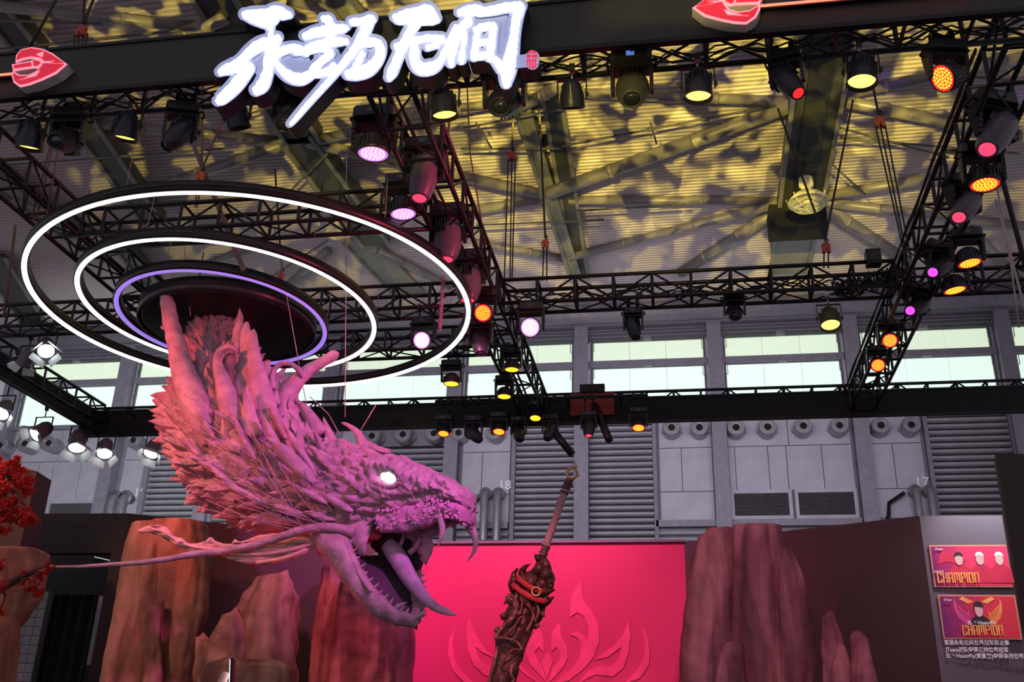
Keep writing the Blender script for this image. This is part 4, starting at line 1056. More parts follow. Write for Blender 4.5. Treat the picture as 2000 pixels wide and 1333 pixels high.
# ceiling lamp glimpsed inside the doorway
P = aty(200, 1092, 10.34)
e = empty('tube_lamp', P, 'small pale tube lamp inside the doorway above the whisker', 'lamp')
MB().tube([(-.1, 0, .02), (.1, 0, -.02)], .006, 8).build('tube', mat('tube_white', (.8, .9, .9), .4, emit=(.8, .95, .95), es=.35), e)
MB().box((-.12, 0, .015), (.12, .04, .05)).build('tube_housing', M['black'], e)
# white tiled wall piece
tw = empty('wall_tiled', (0, 0, 0), kind='structure')
X0 = aty(0, 1200, 9.5).x - .3; X1 = aty(92, 1170, 9.5).x; Zt = aty(90, 1155, 9.5).z
tz = .088
bx('tile_backing', (X0, 9.52, 0), (X1, 9.6, Zt), M['wallgrey'], tw)
x = X1
while x > X0:
    z = Zt
    while z > 2.0:
        shared_box('tile', (x - tz + .003, 9.505, z - tz + .003), (x - .003, 9.52, z - .003), M['tile'], tw); z -= tz
    x -= tz
# dark slab at far left
A = aty(72, 921, 7.7)
sl = MB().prism([(A.x, 7.7, 0), (A.x - 1.6, 7.1, 0), (A.x - 1.6, 7.1, aty(0, 893, 7.7).z + .12), (A.x, 7.7, A.z)], (-.05, .3, 0)).build('wall_far_left', M['brown_wall']); sl['kind'] = 'structure'

# ---- posters
def grad_mat(name, c1, c2, axis=0, lo=0, hi=1):
    m = bpy.data.materials.new(name); m.use_nodes = True; nt = m.node_tree; b = nt.nodes['Principled BSDF']; b.inputs['Roughness'].default_value = .4
    tc = nt.nodes.new('ShaderNodeTexCoord'); sp = nt.nodes.new('ShaderNodeSeparateXYZ'); nt.links.new(tc.outputs['Object'], sp.inputs[0])
    mr = nt.nodes.new('ShaderNodeMapRange'); mr.inputs[1].default_value = lo; mr.inputs[2].default_value = hi; nt.links.new(sp.outputs[axis], mr.inputs[0])
    nz = nt.nodes.new('ShaderNodeTexNoise'); nz.inputs['Scale'].default_value = 9; nt.links.new(tc.outputs['Object'], nz.inputs['Vector'])
    ad = nt.nodes.new('ShaderNodeMath'); ad.operation = 'MULTIPLY_ADD'; nt.links.new(nz.outputs['Fac'], ad.inputs[0]); ad.inputs[1].default_value = .5; nt.links.new(mr.outputs[0], ad.inputs[2])
    rp_ = nt.nodes.new('ShaderNodeValToRGB'); rp_.color_ramp.elements[0].position = .2; rp_.color_ramp.elements[1].position = 1.1 if False else 1.0
    rp_.color_ramp.elements[0].color = (*c1, 1); rp_.color_ramp.elements[1].color = (*c2, 1)
    nt.links.new(ad.outputs[0], rp_.inputs[0]); nt.links.new(rp_.outputs[0], b.inputs['Base Color']); return m
M['pborder'] = mat('poster_border', (.75, .35, .22), .4); M['pgold'] = mat('poster_gold', (.95, .62, .16), .4, col2=(.95, .35, .12), nscale=14)
M['pwhite'] = mat('poster_white', (.9, .88, .9), .4); M['pskin'] = mat('poster_skin', (.85, .55, .52), .5); M['phair'] = mat('poster_hair', (.05, .02, .03), .5)
M['pred'] = mat('poster_red', (.72, .03, .09), .5); M['pdark'] = mat('poster_dark', (.03, .02, .03), .5)
def poster(name, lab, TL, BR, group):
    YP = 9.655
    x0 = aty(*TL[0], YP).x; zt = aty(*TL[0], YP).z; zb_ = aty(*TL[1], YP).z; x1 = BR
    e = empty(name, (x0, YP - .004, zb_), lab, 'poster', group)
    w, h = x1 - x0, zt - zb_
    MB().box((0, -.004, 0), (w, .004, h)).build('poster_border', M['pborder'], e)
    return e, w, h
def flat(e, name, pts, m, lay):
    return MB().prism([(x, -.006 - .0012 * lay, z) for x, z in pts], (0, .0010, 0)).build(name, m, e)
BLK = {'C': [(0, 0, 1, 0), (0, 0, 0, 2), (0, 2, 1, 2), (1, 2, 1, 1.5), (1, 0, 1, .5)], 'H': [(0, 0, 0, 2), (1, 0, 1, 2), (0, 1, 1, 1)], 'A': [(0, 0, 0, 2), (1, 0, 1, 2), (0, 2, 1, 2), (0, .9, 1, .9)],
       'M': [(0, 0, 0, 2), (1.4, 0, 1.4, 2), (.7, .6, .7, 2), (0, 2, 1.4, 2)], 'P': [(0, 0, 0, 2), (0, 2, 1, 2), (1, 2, 1, 1), (0, 1, 1, 1)], 'I': [(0, 0, 0, 2)], 'O': [(0, 0, 0, 2), (1, 0, 1, 2), (0, 0, 1, 0), (0, 2, 1, 2)], 'N': [(0, 0, 0, 2), (1, 0, 1, 2), (0, 2, 1, 2)]}
def block_text(e, txt, x0, z0, W_, H_, lay):
    tot = sum({'M': 1.4, 'I': 0}.get(c, 1) + .62 for c in txt) - .62; ux = W_ / tot; uz = H_ / 2; x = x0; b = MB(); k = 0; y = -.006 - .0012 * lay
    for c in txt:
        for (xa, za, xb, zb) in BLK[c]:
            k += 1; b.box((x + min(xa, xb) * ux - .19 * ux, y - .00002 * k, z0 + min(za, zb) * uz - .10 * uz), (x + max(xa, xb) * ux + .19 * ux, y + .0008, z0 + max(za, zb) * uz + .10 * uz))
        x += ({'M': 1.4, 'I': 0}.get(c, 1) + .62) * ux
    q = b.build('poster_title', M['pgold'], e); return q
def disc_pts(cx, cz, rx, rz, n=16, a0=0, a1=2 * PI): return [(cx + rx * math.cos(a0 + (a1 - a0) * i / n), cz + rz * math.sin(a0 + (a1 - a0) * i / n)) for i in range(n)]
e, w, h = poster('poster', 'upper winner poster with three red-shirted players on the grey panel', ((1814, 1066), (1827, 1148)), 2.855, 'posters on the grey panel')
flat(e, 'poster_picture', [(.012, .012), (w - .002, .012), (w - .002, h - .012), (.012, h - .012)], grad_mat('poster_art_a', (.16, .01, .14), (.85, .05, .14), 0, 0, w * .7), 0)
for i, cx in enumerate((.36, .63, .88)):
    cx *= w
    flat(e, 'player_shirt', [(cx - .095, .10 * h), (cx + .095, .10 * h), (cx + .085, .42 * h), (cx + .03, .54 * h), (cx - .03, .54 * h), (cx - .085, .42 * h)], M['pred'], 1 + i)
    flat(e, 'player_face', disc_pts(cx, .66 * h, .034, .055), M['pskin'], 5)
    flat(e, 'player_hair', disc_pts(cx, .72 * h, .038, .042, 16, .0, PI) + [(cx - .03, .72 * h), (cx, .75 * h), (cx + .03, .72 * h)], M['pwhite'] if i else M['phair'], 6)
flat(e, 'feather_shape', [(.05, .55 * h), (.10, .86 * h), (.17, .78 * h), (.23, .88 * h), (.22, .7 * h), (.30, .62 * h), (.2, .55 * h), (.14, .6 * h)], M['pred'], 2)
mt = Matrix.Translation((.30 * w, -.016, .17 * h)) @ RX
block_text(e, 'CHAMPION', .055 * w, .11 * h, .52 * w, .22 * h, 9)
text_mesh('poster_text', '首届世界', .02, M['pwhite'], e, Matrix.Translation((.08 * w, -.016, .36 * h)) @ RX, .001)
text_mesh('poster_text', 'JTeam', .026, M['pwhite'], e, Matrix.Translation((.12 * w, -.016, .90 * h)) @ RX, .001, .0005)
e, w, h = poster('poster', 'lower winner poster with one dark-shirted player before gold wings', ((1831, 1163), (1843, 1249)), 2.86, 'posters on the grey panel')
flat(e, 'poster_picture', [(.012, .012), (w - .012, .012), (w - .012, h - .012), (.012, h - .012)], grad_mat('poster_art_b', (.10, .015, .16), (.72, .04, .07), 0, 0, w * .9), 0)
cx = w * .5
for s_ in (-1, 1):
    wc = grad_mat('wing_art_%d' % (s_ + 1), (.45, .03, .30) if s_ < 0 else (.75, .10, .03), (.95, .35, .10) if s_ > 0 else (.80, .10, .30), 2, 0, h)
    flat(e, 'wing_outline', [(cx + s_ * X_, Z_ * h) for X_, Z_ in ((.06, .30), (.12, .34), (.17, .46), (.195, .62), (.20, .82), (.19, .92), (.182, .78), (.16, .62), (.13, .52), (.10, .56), (.075, .66), (.085, .52), (.06, .42))], wc, 1)
    for k in range(4):
        flat(e, 'wing_feather', [(cx + s_ * (.06 + .012 * k), (.40 + .05 * k) * h), (cx + s_ * (.15 + .008 * k), (.56 + .06 * k) * h), (cx + s_ * (.155 + .008 * k), (.60 + .06 * k) * h), (cx + s_ * (.07 + .012 * k), (.45 + .05 * k) * h)], wc, 2 + k)
    flat(e, 'horn_shape', [(cx + s_ * .03, .84 * h), (cx + s_ * .12, .96 * h), (cx + s_ * .15, .90 * h), (cx + s_ * .08, .80 * h)], M['pgold'], 2)
flat(e, 'player_shirt', [(cx - .085, .30 * h), (cx + .085, .30 * h), (cx + .075, .44 * h), (cx + .03, .52 * h), (cx - .03, .52 * h), (cx - .075, .44 * h)], M['pdark'], 7)
flat(e, 'player_face', disc_pts(cx, .66 * h, .034, .062), M['pskin'], 8)
flat(e, 'player_hair', disc_pts(cx, .72 * h, .042, .050, 16, -.1, PI + .1), M['phair'], 9)
text_mesh('poster_text', 'EL丶HuangFly', .042, M['pwhite'], e, Matrix.Translation((cx + .01, -.02, .36 * h)) @ RX, .001, .0008)
block_text(e, 'CHAMPION', cx - .24 * w, .10 * h, .50 * w, .20 * h, 11)
text_mesh('poster_text', 'JTeam', .026, M['pwhite'], e, Matrix.Translation((.12 * w, -.02, .88 * h)) @ RX, .001, .0005)
tx = empty('wall_lettering', (2.25, 9.65, 3.3), 'three lines of small white lettering below the posters', 'lettering')
for t, (px, py) in (('首届永劫无间世界冠军赛决赛', (1844, 1256)), ('JTeam战队夺得三排世界冠军', (1847, 1270)), ('EL丶HuangFly(黄复来)夺得单排世界冠军', (1848, 1282))):
    p = aty(px, py, 9.65) - Vector(tx.location)
    o = text_mesh('text_line', t, .048, M['pwhite'], tx, Matrix.Translation((p.x, 0, p.z)) @ RX, .001, .0010, .86, 'LEFT')

# ================================================================== ROCKS
def rockmat(name, base, light, dark):
    m = bpy.data.materials.new(name); m.use_nodes = True; nt = m.node_tree; b = nt.nodes['Principled BSDF']; b.inputs['Roughness'].default_value = .62
    tc = nt.nodes.new('ShaderNodeTexCoord'); mp = nt.nodes.new('ShaderNodeMapping'); mp.inputs['Scale'].default_value = (2.0, 2.0, .40); nt.links.new(tc.outputs['Object'], mp.inputs[0])
    n1 = nt.nodes.new('ShaderNodeTexNoise'); n1.inputs['Scale'].default_value = 2.2; n1.inputs['Detail'].default_value = 7; n1.inputs['Distortion'].default_value = .6; nt.links.new(mp.outputs[0], n1.inputs['Vector'])
    r = nt.nodes.new('ShaderNodeValToRGB'); nt.links.new(n1.outputs['Fac'], r.inputs[0])
    r.color_ramp.elements[0].position = .34; r.color_ramp.elements[0].color = (*dark, 1); r.color_ramp.elements[1].position = .50; r.color_ramp.elements[1].color = (*base, 1)
    x = r.color_ramp.elements.new(.66); x.color = (*light, 1)
    nt.links.new(r.outputs[0], b.inputs['Base Color'])
    n2 = nt.nodes.new('ShaderNodeTexNoise'); n2.inputs['Scale'].default_value = 14; n2.inputs['Detail'].default_value = 5; nt.links.new(tc.outputs['Object'], n2.inputs['Vector'])
    bp = nt.nodes.new('ShaderNodeBump'); bp.inputs['Strength'].default_value = .35; bp.inputs['Distance'].default_value = .02; nt.links.new(n2.outputs['Fac'], bp.inputs['Height']); nt.links.new(bp.outputs[0], b.inputs['Normal'])
    return m
M['rock_a'] = rockmat('rock_paint_brown', (.25, .092, .055), (.46, .22, .15), (.10, .032, .032))
M['rock_b'] = rockmat('rock_paint_wine', (.17, .046, .062), (.40, .16, .18), (.070, .016, .030))
def rock_lobe(left, right, Y, dr, seed, flutes=5, amp=.10, top_round=.04, to_floor=True, rough=.03, nlev=46):
    """lofted column whose silhouette follows the two edges; flutes run down it"""
    rr = random.Random(seed); ph = [rr.uniform(0, 6.28) for _ in range(4)]
    left = sorted(left, key=lambda q: q[1]); right = sorted(right, key=lambda q: q[1])
    y0 = min(left[0][1], right[0][1])
    def edge(E, y):
        if y <= E[0][1]: return E[0][0]
        for a, b in zip(E[:-1], E[1:]):
            if y <= b[1]: return a[0] + (b[0] - a[0]) * (y - a[1]) / (b[1] - a[1])
        a, b = E[-2], E[-1]; return b[0] + (b[0] - a[0]) * (y - b[1]) / max(1, b[1] - a[1]) * .5
    ztop = aty((left[0][0] + right[0][0]) / 2, y0, Y).z
    ymax = max(left[-1][1], right[-1][1])
    rows = []
    for i in range(nlev):
        t = i / (nlev - 1); y = y0 + (ymax - y0) * t ** 1.15
        L, Rr_ = aty(edge(left, y), y, Y), aty(edge(right, y), y, Y)
        rows.append(((L.x + Rr_.x) / 2, (Rr_.x - L.x) / 2, (L.z + Rr_.z) / 2))
    if to_floor and rows[-1][2] > 0:
        c, hw, z = rows[-1]
        for k in range(1, 7): rows.append((c, hw * (1 + .03 * k), z * (1 - k / 6)))
    n = 56; mb = MB(); vs = []
    cxs = rows[0]
    rows = [(rows[0][0], rows[0][1] * .25, rows[0][2] + .012), (rows[0][0], rows[0][1] * .86, rows[0][2])] + rows[1:]
    for j, (c, hw, z) in enumerate(rows):
        for k in range(n):
            a = 2 * PI * k / n
            ca, sa = math.cos(a), math.sin(a)
            ex = .72; X = abs(ca) ** ex * (1 if ca > 0 else -1); Yy = abs(sa) ** ex * (1 if sa > 0 else -1)
            f = abs(math.sin(a * flutes / 2 + ph[0] + .25 * math.sin(z * 1.5 + ph[1]))) ** .6
            f2 = abs(math.sin(a * flutes * 1.7 / 2 + ph[2] + .4 * math.sin(z * .9 + ph[3]))) ** .7
            d = 1 - amp * (1 - f) * (1 - .75 * abs(ca) ** 4) - amp * .5 * (1 - f2) * (1 - .75 * abs(ca) ** 4)
            q = V(c + hw * X * d, Y + dr * hw * Yy * d, z)
            nz_ = noise.noise(V(q.x * 6 + seed, q.y * 6, q.z * 2.0)) * rough + noise.noise(V(q.x * 16, q.y * 16 + seed, q.z * 9)) * rough * .5
            q += V(X, Yy, 0) * nz_
            if j > 1: q.z += noise.noise(V(q.x * 4 + seed, 0, q.y * 4)) * .05 * max(0, 1 - j / 8)
            vs.append(q)
    m_ = len(rows)
    mb.add(vs, [(i * n + k, i * n + (k + 1) % n, (i + 1) * n + (k + 1) % n, (i + 1) * n + k) for i in range(m_ - 1) for k in range(n)], smooth=True)
    mb.add([vs[k] for k in range(n)], [tuple(range(n))])
    return mb
def rock(name, lab, Y, m, lobes, group='scenic rocks of the stage'):
    xs = [q for l in lobes for q in l['L'] + l['R']]
    cx = aty(sum(q[0] for q in xs) / len(xs), 1300, Y).x
    e = empty(name, (cx, Y, 0), lab, 'rock', group)
    for i, l in enumerate(lobes):
        mb = rock_lobe(l['L'], l['R'], Y + l.get('dy', 0), l.get('dr', .7), l.get('seed', i + 1), l.get('fl', 6), l.get('amp', .16), rough=l.get('rough', .02))
        mb.v = [Vector(v) - V(cx, Y, 0) for v in mb.v]
        o = mb.build('rock_body' if i == 0 else 'rock_ledge', m, e)
    return e
rock('rock_column', 'tall brown rock column at left behind the whisker', 8.7, M['rock_a'], [
    dict(L=[(262, 1030), (250, 1060), (240, 1120), (228, 1200), (215, 1270), (203, 1340)], R=[(330, 1022), (335, 1100), (330, 1200), (322, 1340)], seed=3, fl=5, dy=.0),
    dict(L=[(292, 1022), (290, 1100), (280, 1200), (262, 1340)], R=[(398, 1020), (405, 1060), (408, 1110), (400, 1200), (385, 1270), (372, 1340)], seed=8, fl=6, dy=.08),
    dict(L=[(290, 1175), (288, 1230), (282, 1340)], R=[(316, 1175), (312, 1230), (318, 1340)], seed=5, fl=3, dy=-.22, dr=.8)])
rock('boulder', 'jagged reddish boulder standing between the left column and the jaw', 7.7, M['rock_a'], [
    dict(L=[(556, 1118), (505, 1132), (478, 1165), (462, 1200), (455, 1260), (450, 1340)], R=[(562, 1118), (568, 1145), (580, 1165), (580, 1220), (575, 1290), (574, 1340)], seed=4, fl=4, amp=.2, rough=.045),
    dict(L=[(458, 1190), (432, 1205), (420, 1240), (400, 1290), (395, 1340)], R=[(466, 1190), (490, 1240), (500, 1340)], seed=6, fl=4, dy=-.12, rough=.04),
    dict(L=[(392, 1238), (382, 1245), (378, 1340)], R=[(404, 1238), (440, 1300), (450, 1340)], seed=9, fl=3, dy=.05, rough=.03),
    dict(L=[(430, 1292), (410, 1300), (400, 1340)], R=[(555, 1292), (574, 1305), (574, 1340)], seed=2, fl=5, dy=-.25, rough=.03)])
rock('rock_column', 'wine-coloured rock column behind the dragon jaw', 9.6, M['rock_b'], [
    dict(L=[(655, 1085), (632, 1110), (624, 1160), (612, 1250), (603, 1340)], R=[(700, 1085), (715, 1150), (720, 1340)], seed=13, fl=4, dy=.08),
    dict(L=[(690, 1090), (668, 1140), (652, 1220), (640, 1340)], R=[(790, 1090), (806, 1160), (806, 1250), (800, 1340)], seed=21, fl=5)])
rock('rock_column', 'biggest wine-brown rock, right of the red backdrop', 9.1, M['rock_b'], [
    dict(L=[(1378, 1042), (1362, 1052), (1350, 1075), (1340, 1140), (1333, 1220), (1322, 1340)], R=[(1445, 1034), (1450, 1100), (1460, 1340)], seed=31, fl=6, dy=.05),
    dict(L=[(1432, 1028), (1425, 1100), (1415, 1340)], R=[(1522, 1028), (1532, 1068), (1545, 1120), (1560, 1340)], seed=35, fl=6, dy=.0),
    dict(L=[(1502, 1070), (1500, 1200), (1495, 1340)], R=[(1545, 1074), (1562, 1112), (1576, 1160), (1586, 1240), (1594, 1300), (1588, 1340)], seed=41, fl=5, dy=-.05),
    dict(L=[(1412, 1256), (1402, 1290), (1395, 1340)], R=[(1452, 1256), (1456, 1300), (1462, 1340)], seed=44, fl=3, dy=-.33, dr=.6)])
rock('rock_spire', 'taller narrow rock spire right of the biggest rock', 8.6, M['rock_b'], [
    dict(L=[(1612, 1196), (1604, 1208), (1603, 1225), (1600, 1260), (1602, 1340)], R=[(1628, 1196), (1634, 1215), (1645, 1240), (1654, 1275), (1658, 1340)], seed=51, fl=4, amp=.2),
    dict(L=[(1632, 1270), (1625, 1300), (1618, 1340)], R=[(1650, 1262), (1662, 1300), (1668, 1340)], seed=52, fl=3, dy=-.1)])
rock('rock_spire', 'shorter rock spire at the foot of the dark right wall', 8.5, M['rock_b'], [
    dict(L=[(1664, 1235), (1658, 1250), (1660, 1290), (1655, 1340)], R=[(1684, 1236), (1696, 1250), (1700, 1290), (1716, 1340)], seed=55, fl=4, amp=.2),
    dict(L=[(1670, 1258), (1664, 1290), (1660, 1340)], R=[(1698, 1260), (1706, 1300), (1718, 1340)], seed=57, fl=3, dy=-.1)])
# far left pillar: wide top on a narrow leg
rock('rock_column', 'orange-brown rock pillar cut by the left edge, under the red blossoms', 7.0, M['rock_a'], [
    dict(L=[(-60, 1078), (-62, 1150), (-50, 1230), (-30, 1340)], R=[(88, 1076), (84, 1110), (74, 1160), (55, 1195), (42, 1212), (34, 1225), (32, 1280), (28, 1340)], seed=61, fl=5),
    dict(L=[(-70, 1215), (-75, 1340)], R=[(14, 1215), (4, 1340)], seed=62, fl=4, dy=-.15)])

# ================================================================== RED BLOSSOM TREE
M['blossom'] = mat('blossom_red', (.90, .05, .03), .55, col2=(.55, .015, .012), nscale=30)
M['bark'] = mat('bark_dark', (.06, .03, .025), .8, bump=.4)
def blossom_mesh(seed):
    rr = random.Random(seed); b = MB()
    for k in range(15):
        c = V(rr.gauss(0, .5), rr.gauss(0, .4), rr.gauss(0, .45)) * .060
        for j in range(34):
            d = V(rr.gauss(0, 1), rr.gauss(0, 1), rr.gauss(0, 1)).normalized(); L = rr.uniform(.022, .040)
            s_ = d.orthogonal().normalized() * .0042; t_ = d.cross(s_).normalized() * .0032
            m_ = c + d * L * .55 + V(0, 0, .003)
            b.add([c + s_ * .4, c - s_ * .4, m_ - s_, m_ + s_, c + d * L, m_ + t_], [(0, 1, 2, 3), (3, 2, 4), (3, 5, 4), (5, 2, 4)])
    me = b.mesh('blossom_cluster'); me.materials.append(M['blossom']); return me
bmes = [blossom_mesh(s) for s in (1, 2, 3, 4)]
def red_tree(lab, Y, spots, trunk, seed):
    spots = [(x - 2, y, s * .85) for x, y, s in spots]
    rr = random.Random(seed); e = empty('blossom_tree', (trunk[0][0], trunk[0][1], 0), lab, 'tree', 'artificial red blossom trees at left')
    O = Vector(e.location)
    P = [Vector(p) for p in trunk]
    MB().tube([p - O for p in P], [.055 - .035 * i / (len(P) - 1) for i in range(len(P))], 8).build('trunk', M['bark'], e)
    for (px, py, s) in spots:
        c = aty(px, py, Y + rr.uniform(-.12, .12))
        q = min(P, key=lambda p: (p - c).length)
        mid = (q + c) / 2 + V(rr.uniform(-.03, .03), 0, .03)
        MB().tube([q - O, mid - O, c - O], [.010, .006, .003], 5).build('branch', M['bark'], e)
        o = bpy.data.objects.new('blossom_cluster', rr.choice(bmes)); COL.objects.link(o); o.parent = e
        o.location = c - O; o.rotation_euler = (rr.uniform(0, 6), rr.uniform(0, 6), rr.uniform(0, 6)); o.scale = (s * 1.15,) * 3
T1 = [aty(-90, 1320, 6.3), aty(-70, 1150, 6.3), aty(-50, 1020, 6.3), aty(-20, 960, 6.3), aty(10, 930, 6.3)]
T1[0].z = 0
red_tree('red blossom tree at the left edge, upper mass of blossoms', 6.3,
         [(10, 915, 1.1), (38, 918, 1.0), (22, 935, 1.1), (-5, 940, 1.1), (48, 948, 1.1), (55, 960, .9), (28, 955, .9), (8, 985, 1.0), (-4, 970, 1.0), (32, 988, .8), (50, 1000, .9), (58, 1012, .9), (14, 1010, .9), (38, 1012, .8), (12, 1038, .8), (-6, 1005, 1.0), (66, 1018, .6), (30, 903, .8), (2, 955, .9), (-12, 910, 1.2)], T1, 5)
T2 = [aty(-120, 1333, 6.3), aty(-60, 1200, 6.3), aty(0, 1150, 6.3), aty(40, 1130, 6.3)]
T2[0].z = 0
red_tree('lower red blossoms in front of the left rock pillar, at the whisker tip', 6.3,
         [(55, 1122, .62), (80, 1128, .65), (98, 1108, .5), (62, 1150, .70), (80, 1158, .6), (2, 1105, .6), (5, 1148, .65), (4, 1195, .55), (46, 1140, .4), (92, 1120, .4)], T2, 6)

# ================================================================== GIANT SWORD
M['sw_wood'] = mat('sword_dark_bronze', (.16, .055, .040), .38, .3, col2=(.05, .018, .022), nscale=14, bump=.5, bscale=30)
M['sw_ridge'] = mat('sword_ridge_copper', (.42, .16, .12), .4, .3, col2=(.15, .05, .05), nscale=20)
M['sw_wrap'] = mat('grip_wrap_pink', (.62, .34, .36), .5)
M['sw_dark'] = mat('grip_wrap_dark', (.13, .05, .05), .5)
M['sw_strap'] = mat('strap_red', (.60, .03, .05), .45)
M['sw_gold'] = mat('ring_gold', (.75, .42, .22), .35, .5)
YS = 7.4
O = aty(1040, 1150, YS); O.z = 0
sw = empty('giant_sword', O, 'upright giant sword in an ornate scabbard before the red backdrop', 'sword')
def S(px, py, dy=0): return aty(px, py, YS + dy) - O
MP = .0040
def path(pts, k=6):
    out = []
    n = len(pts)
    for i in range(n - 1):
        p0 = pts[max(i - 1, 0)]; p1 = pts[i]; p2 = pts[i + 1]; p3 = pts[min(i + 2, n - 1)]
        for j in range(k):
            t = j / k; out.append(tuple(.5 * ((2 * p1[c]) + (-p0[c] + p2[c]) * t + (2 * p0[c] - 5 * p1[c] + 4 * p2[c] - p3[c]) * t * t + (-p0[c] + 3 * p1[c] - 3 * p2[c] + p3[c]) * t ** 3) for c in range(len(p1))))
    out.append(tuple(pts[-1])); return out
# grip with wraps
MB().tube([S(1110, 942), S(1103, 962), S(1095, 985), S(1068, 1060), S(1055, 1100)], [.028, .026, .026, .024, .026], 12).build('grip', M['sw_wrap'], sw)
wr_ = MB(); 
for i in range(26):
    t = i / 25; a = S(1104, 958).lerp(S(1066, 1068), t); d = (S(1066, 1068) - S(1104, 958)).normalized()
    wr_.tube([a, a + d * .012], .0285 if i % 6 else .034, 12)
wr_.build('grip_wrap', M['sw_wrap'], sw)
dk = MB()
for a, b in (((1112, 938), (1101, 966)), ((1069, 1062), (1056, 1096))):
    for i in range(6):
        t = i / 6; q = S(*a).lerp(S(*b), t); d = (S(*b) - S(*a)).normalized(); dk.tube([q, q + d * .016], .030 + .004 * (i % 2), 12)
dk.build('grip_binding', M['sw_dark'], sw)
# pommel ring with flame tip
pr = MB(); c = S(1117, 925)
pr.tube([c + V(math.cos(t) * .038, 0, math.sin(t) * .042) for t in [2 * PI * i / 16 for i in range(17)]], .011, 8)
pr.tube([c + V(.02, 0, .035), c + V(.03, 0, .06), c + V(.022, 0, .078), c + V(.030, 0, .095)], [.014, .012, .008, .001], 8)
pr.tube([c + V(.035, 0, -.01), c + V(.05, 0, -.02), c + V(.062, 0, -.014)], [.012, .008, .001], 8); pr.tube([c + V(-.03, 0, .02), c + V(-.045, 0, .03)], [.01, .002], 8)
pr.tube([c + V(-.02, 0, -.04), S(1110, 944)], [.02, .026], 10)
pr.build('pommel_ring', M['sw_gold'], sw)
# guard: rooty spikes
g = MB()
for pts in ([(1058, 1092, 8), (1052, 1112, 10), (1040, 1130, 12), (1036, 1150, 14), (1030, 1175, 16)], [(1062, 1090, 5), (1068, 1110, 9), (1064, 1130, 11), (1050, 1150, 13), (1040, 1175, 16)], [(1036, 1102, 1), (1024, 1110, 5), (1020, 1122, 8), (1026, 1138, 10), (1028, 1165, 12)],
            [(1012, 1110, 1), (1004, 1122, 5), (1004, 1136, 8), (1012, 1150, 9)], [(1075, 1114, 1), (1078, 1128, 6), (1072, 1142, 8), (1060, 1152, 9), (1050, 1170, 10)], [(1084, 1153, 1), (1072, 1155, 6), (1060, 1162, 8), (1048, 1176, 9)], [(1048, 1097, 1), (1046, 1086, 3), (1054, 1092, 5), (1060, 1100, 4)],
            [(1080, 1136, 1), (1076, 1144, 6), (1064, 1156, 8)], [(1042, 1116, 2), (1030, 1124, 6), (1026, 1140, 8), (1034, 1158, 9)], [(1066, 1172, 8), (1054, 1180, 10), (1040, 1196, 12)], [(1000, 1128, 1), (996, 1140, 4), (1002, 1152, 7)], [(1082, 1166, 1), (1072, 1174, 5), (1060, 1182, 7)]):
    pp_ = path(pts, 5); g.tube([S(x, y, -.05 + .04 * math.sin(x * .9)) for x, y, r in pp_], [r * MP for x, y, r in pp_], 9)
g.build('guard', M['sw_wood'], sw)
# scabbard body, leaning and tapering, shaped by edges
edL = [(1005, 1140), (1000, 1165), (990, 1190), (985, 1215), (972, 1245), (968, 1262), (962, 1300), (950, 1345)]
edR = [(1064, 1160), (1062, 1190), (1052, 1215), (1040, 1228), (1030, 1250), (1022, 1275), (1012, 1300), (1004, 1345)]
mb = MB(); vs = []; rows = 64; n = 28
def ed(E, y):
    for a, b in zip(E[:-1], E[1:]):
        if y <= b[1]: return a[0] + (b[0] - a[0]) * (y - a[1]) / (b[1] - a[1])
    return E[-1][0]
rowl = []
for i in range(rows):
    y = 1142 + (1345 - 1142) * i / (rows - 1); l, r = aty(ed(edL, y), y, YS), aty(ed(edR, y), y, YS)
    rowl.append(((l.x + r.x) / 2, (r.x - l.x) / 2, l.z))
c, hw, z = rowl[-1]; dxx = (rowl[-1][0] - rowl[-20][0]) / (rowl[-1][2] - rowl[-20][2])
for k in range(1, 22): rowl.append((c - dxx * z * k / 21, hw * (1 - .6 * k / 21), z * (1 - k / 21)))
for i, (c, hw, z) in enumerate(rowl):
    for k in range(n):
        a = 2 * PI * k / n; ca, sa = math.cos(a), math.sin(a)
        q = V(c + hw * ca, YS + hw * .62 * sa, z)
        f = noise.noise(V(q.x * 14, q.y * 14, q.z * 7)) * .020 + abs(noise.noise(V(q.x * 22, 3 + q.y * 22, q.z * 10))) * .022
        q += V(ca, sa, 0) * f
        vs.append(q - O)
mb.add(vs, [(i * n + k, i * n + (k + 1) % n, (i + 1) * n + (k + 1) % n, (i + 1) * n + k) for i in range(len(rowl) - 1) for k in range(n)], smooth=True)
mb.add(vs[:n], [tuple(range(n))]); mb.build('scabbard', M['sw_wood'], sw)
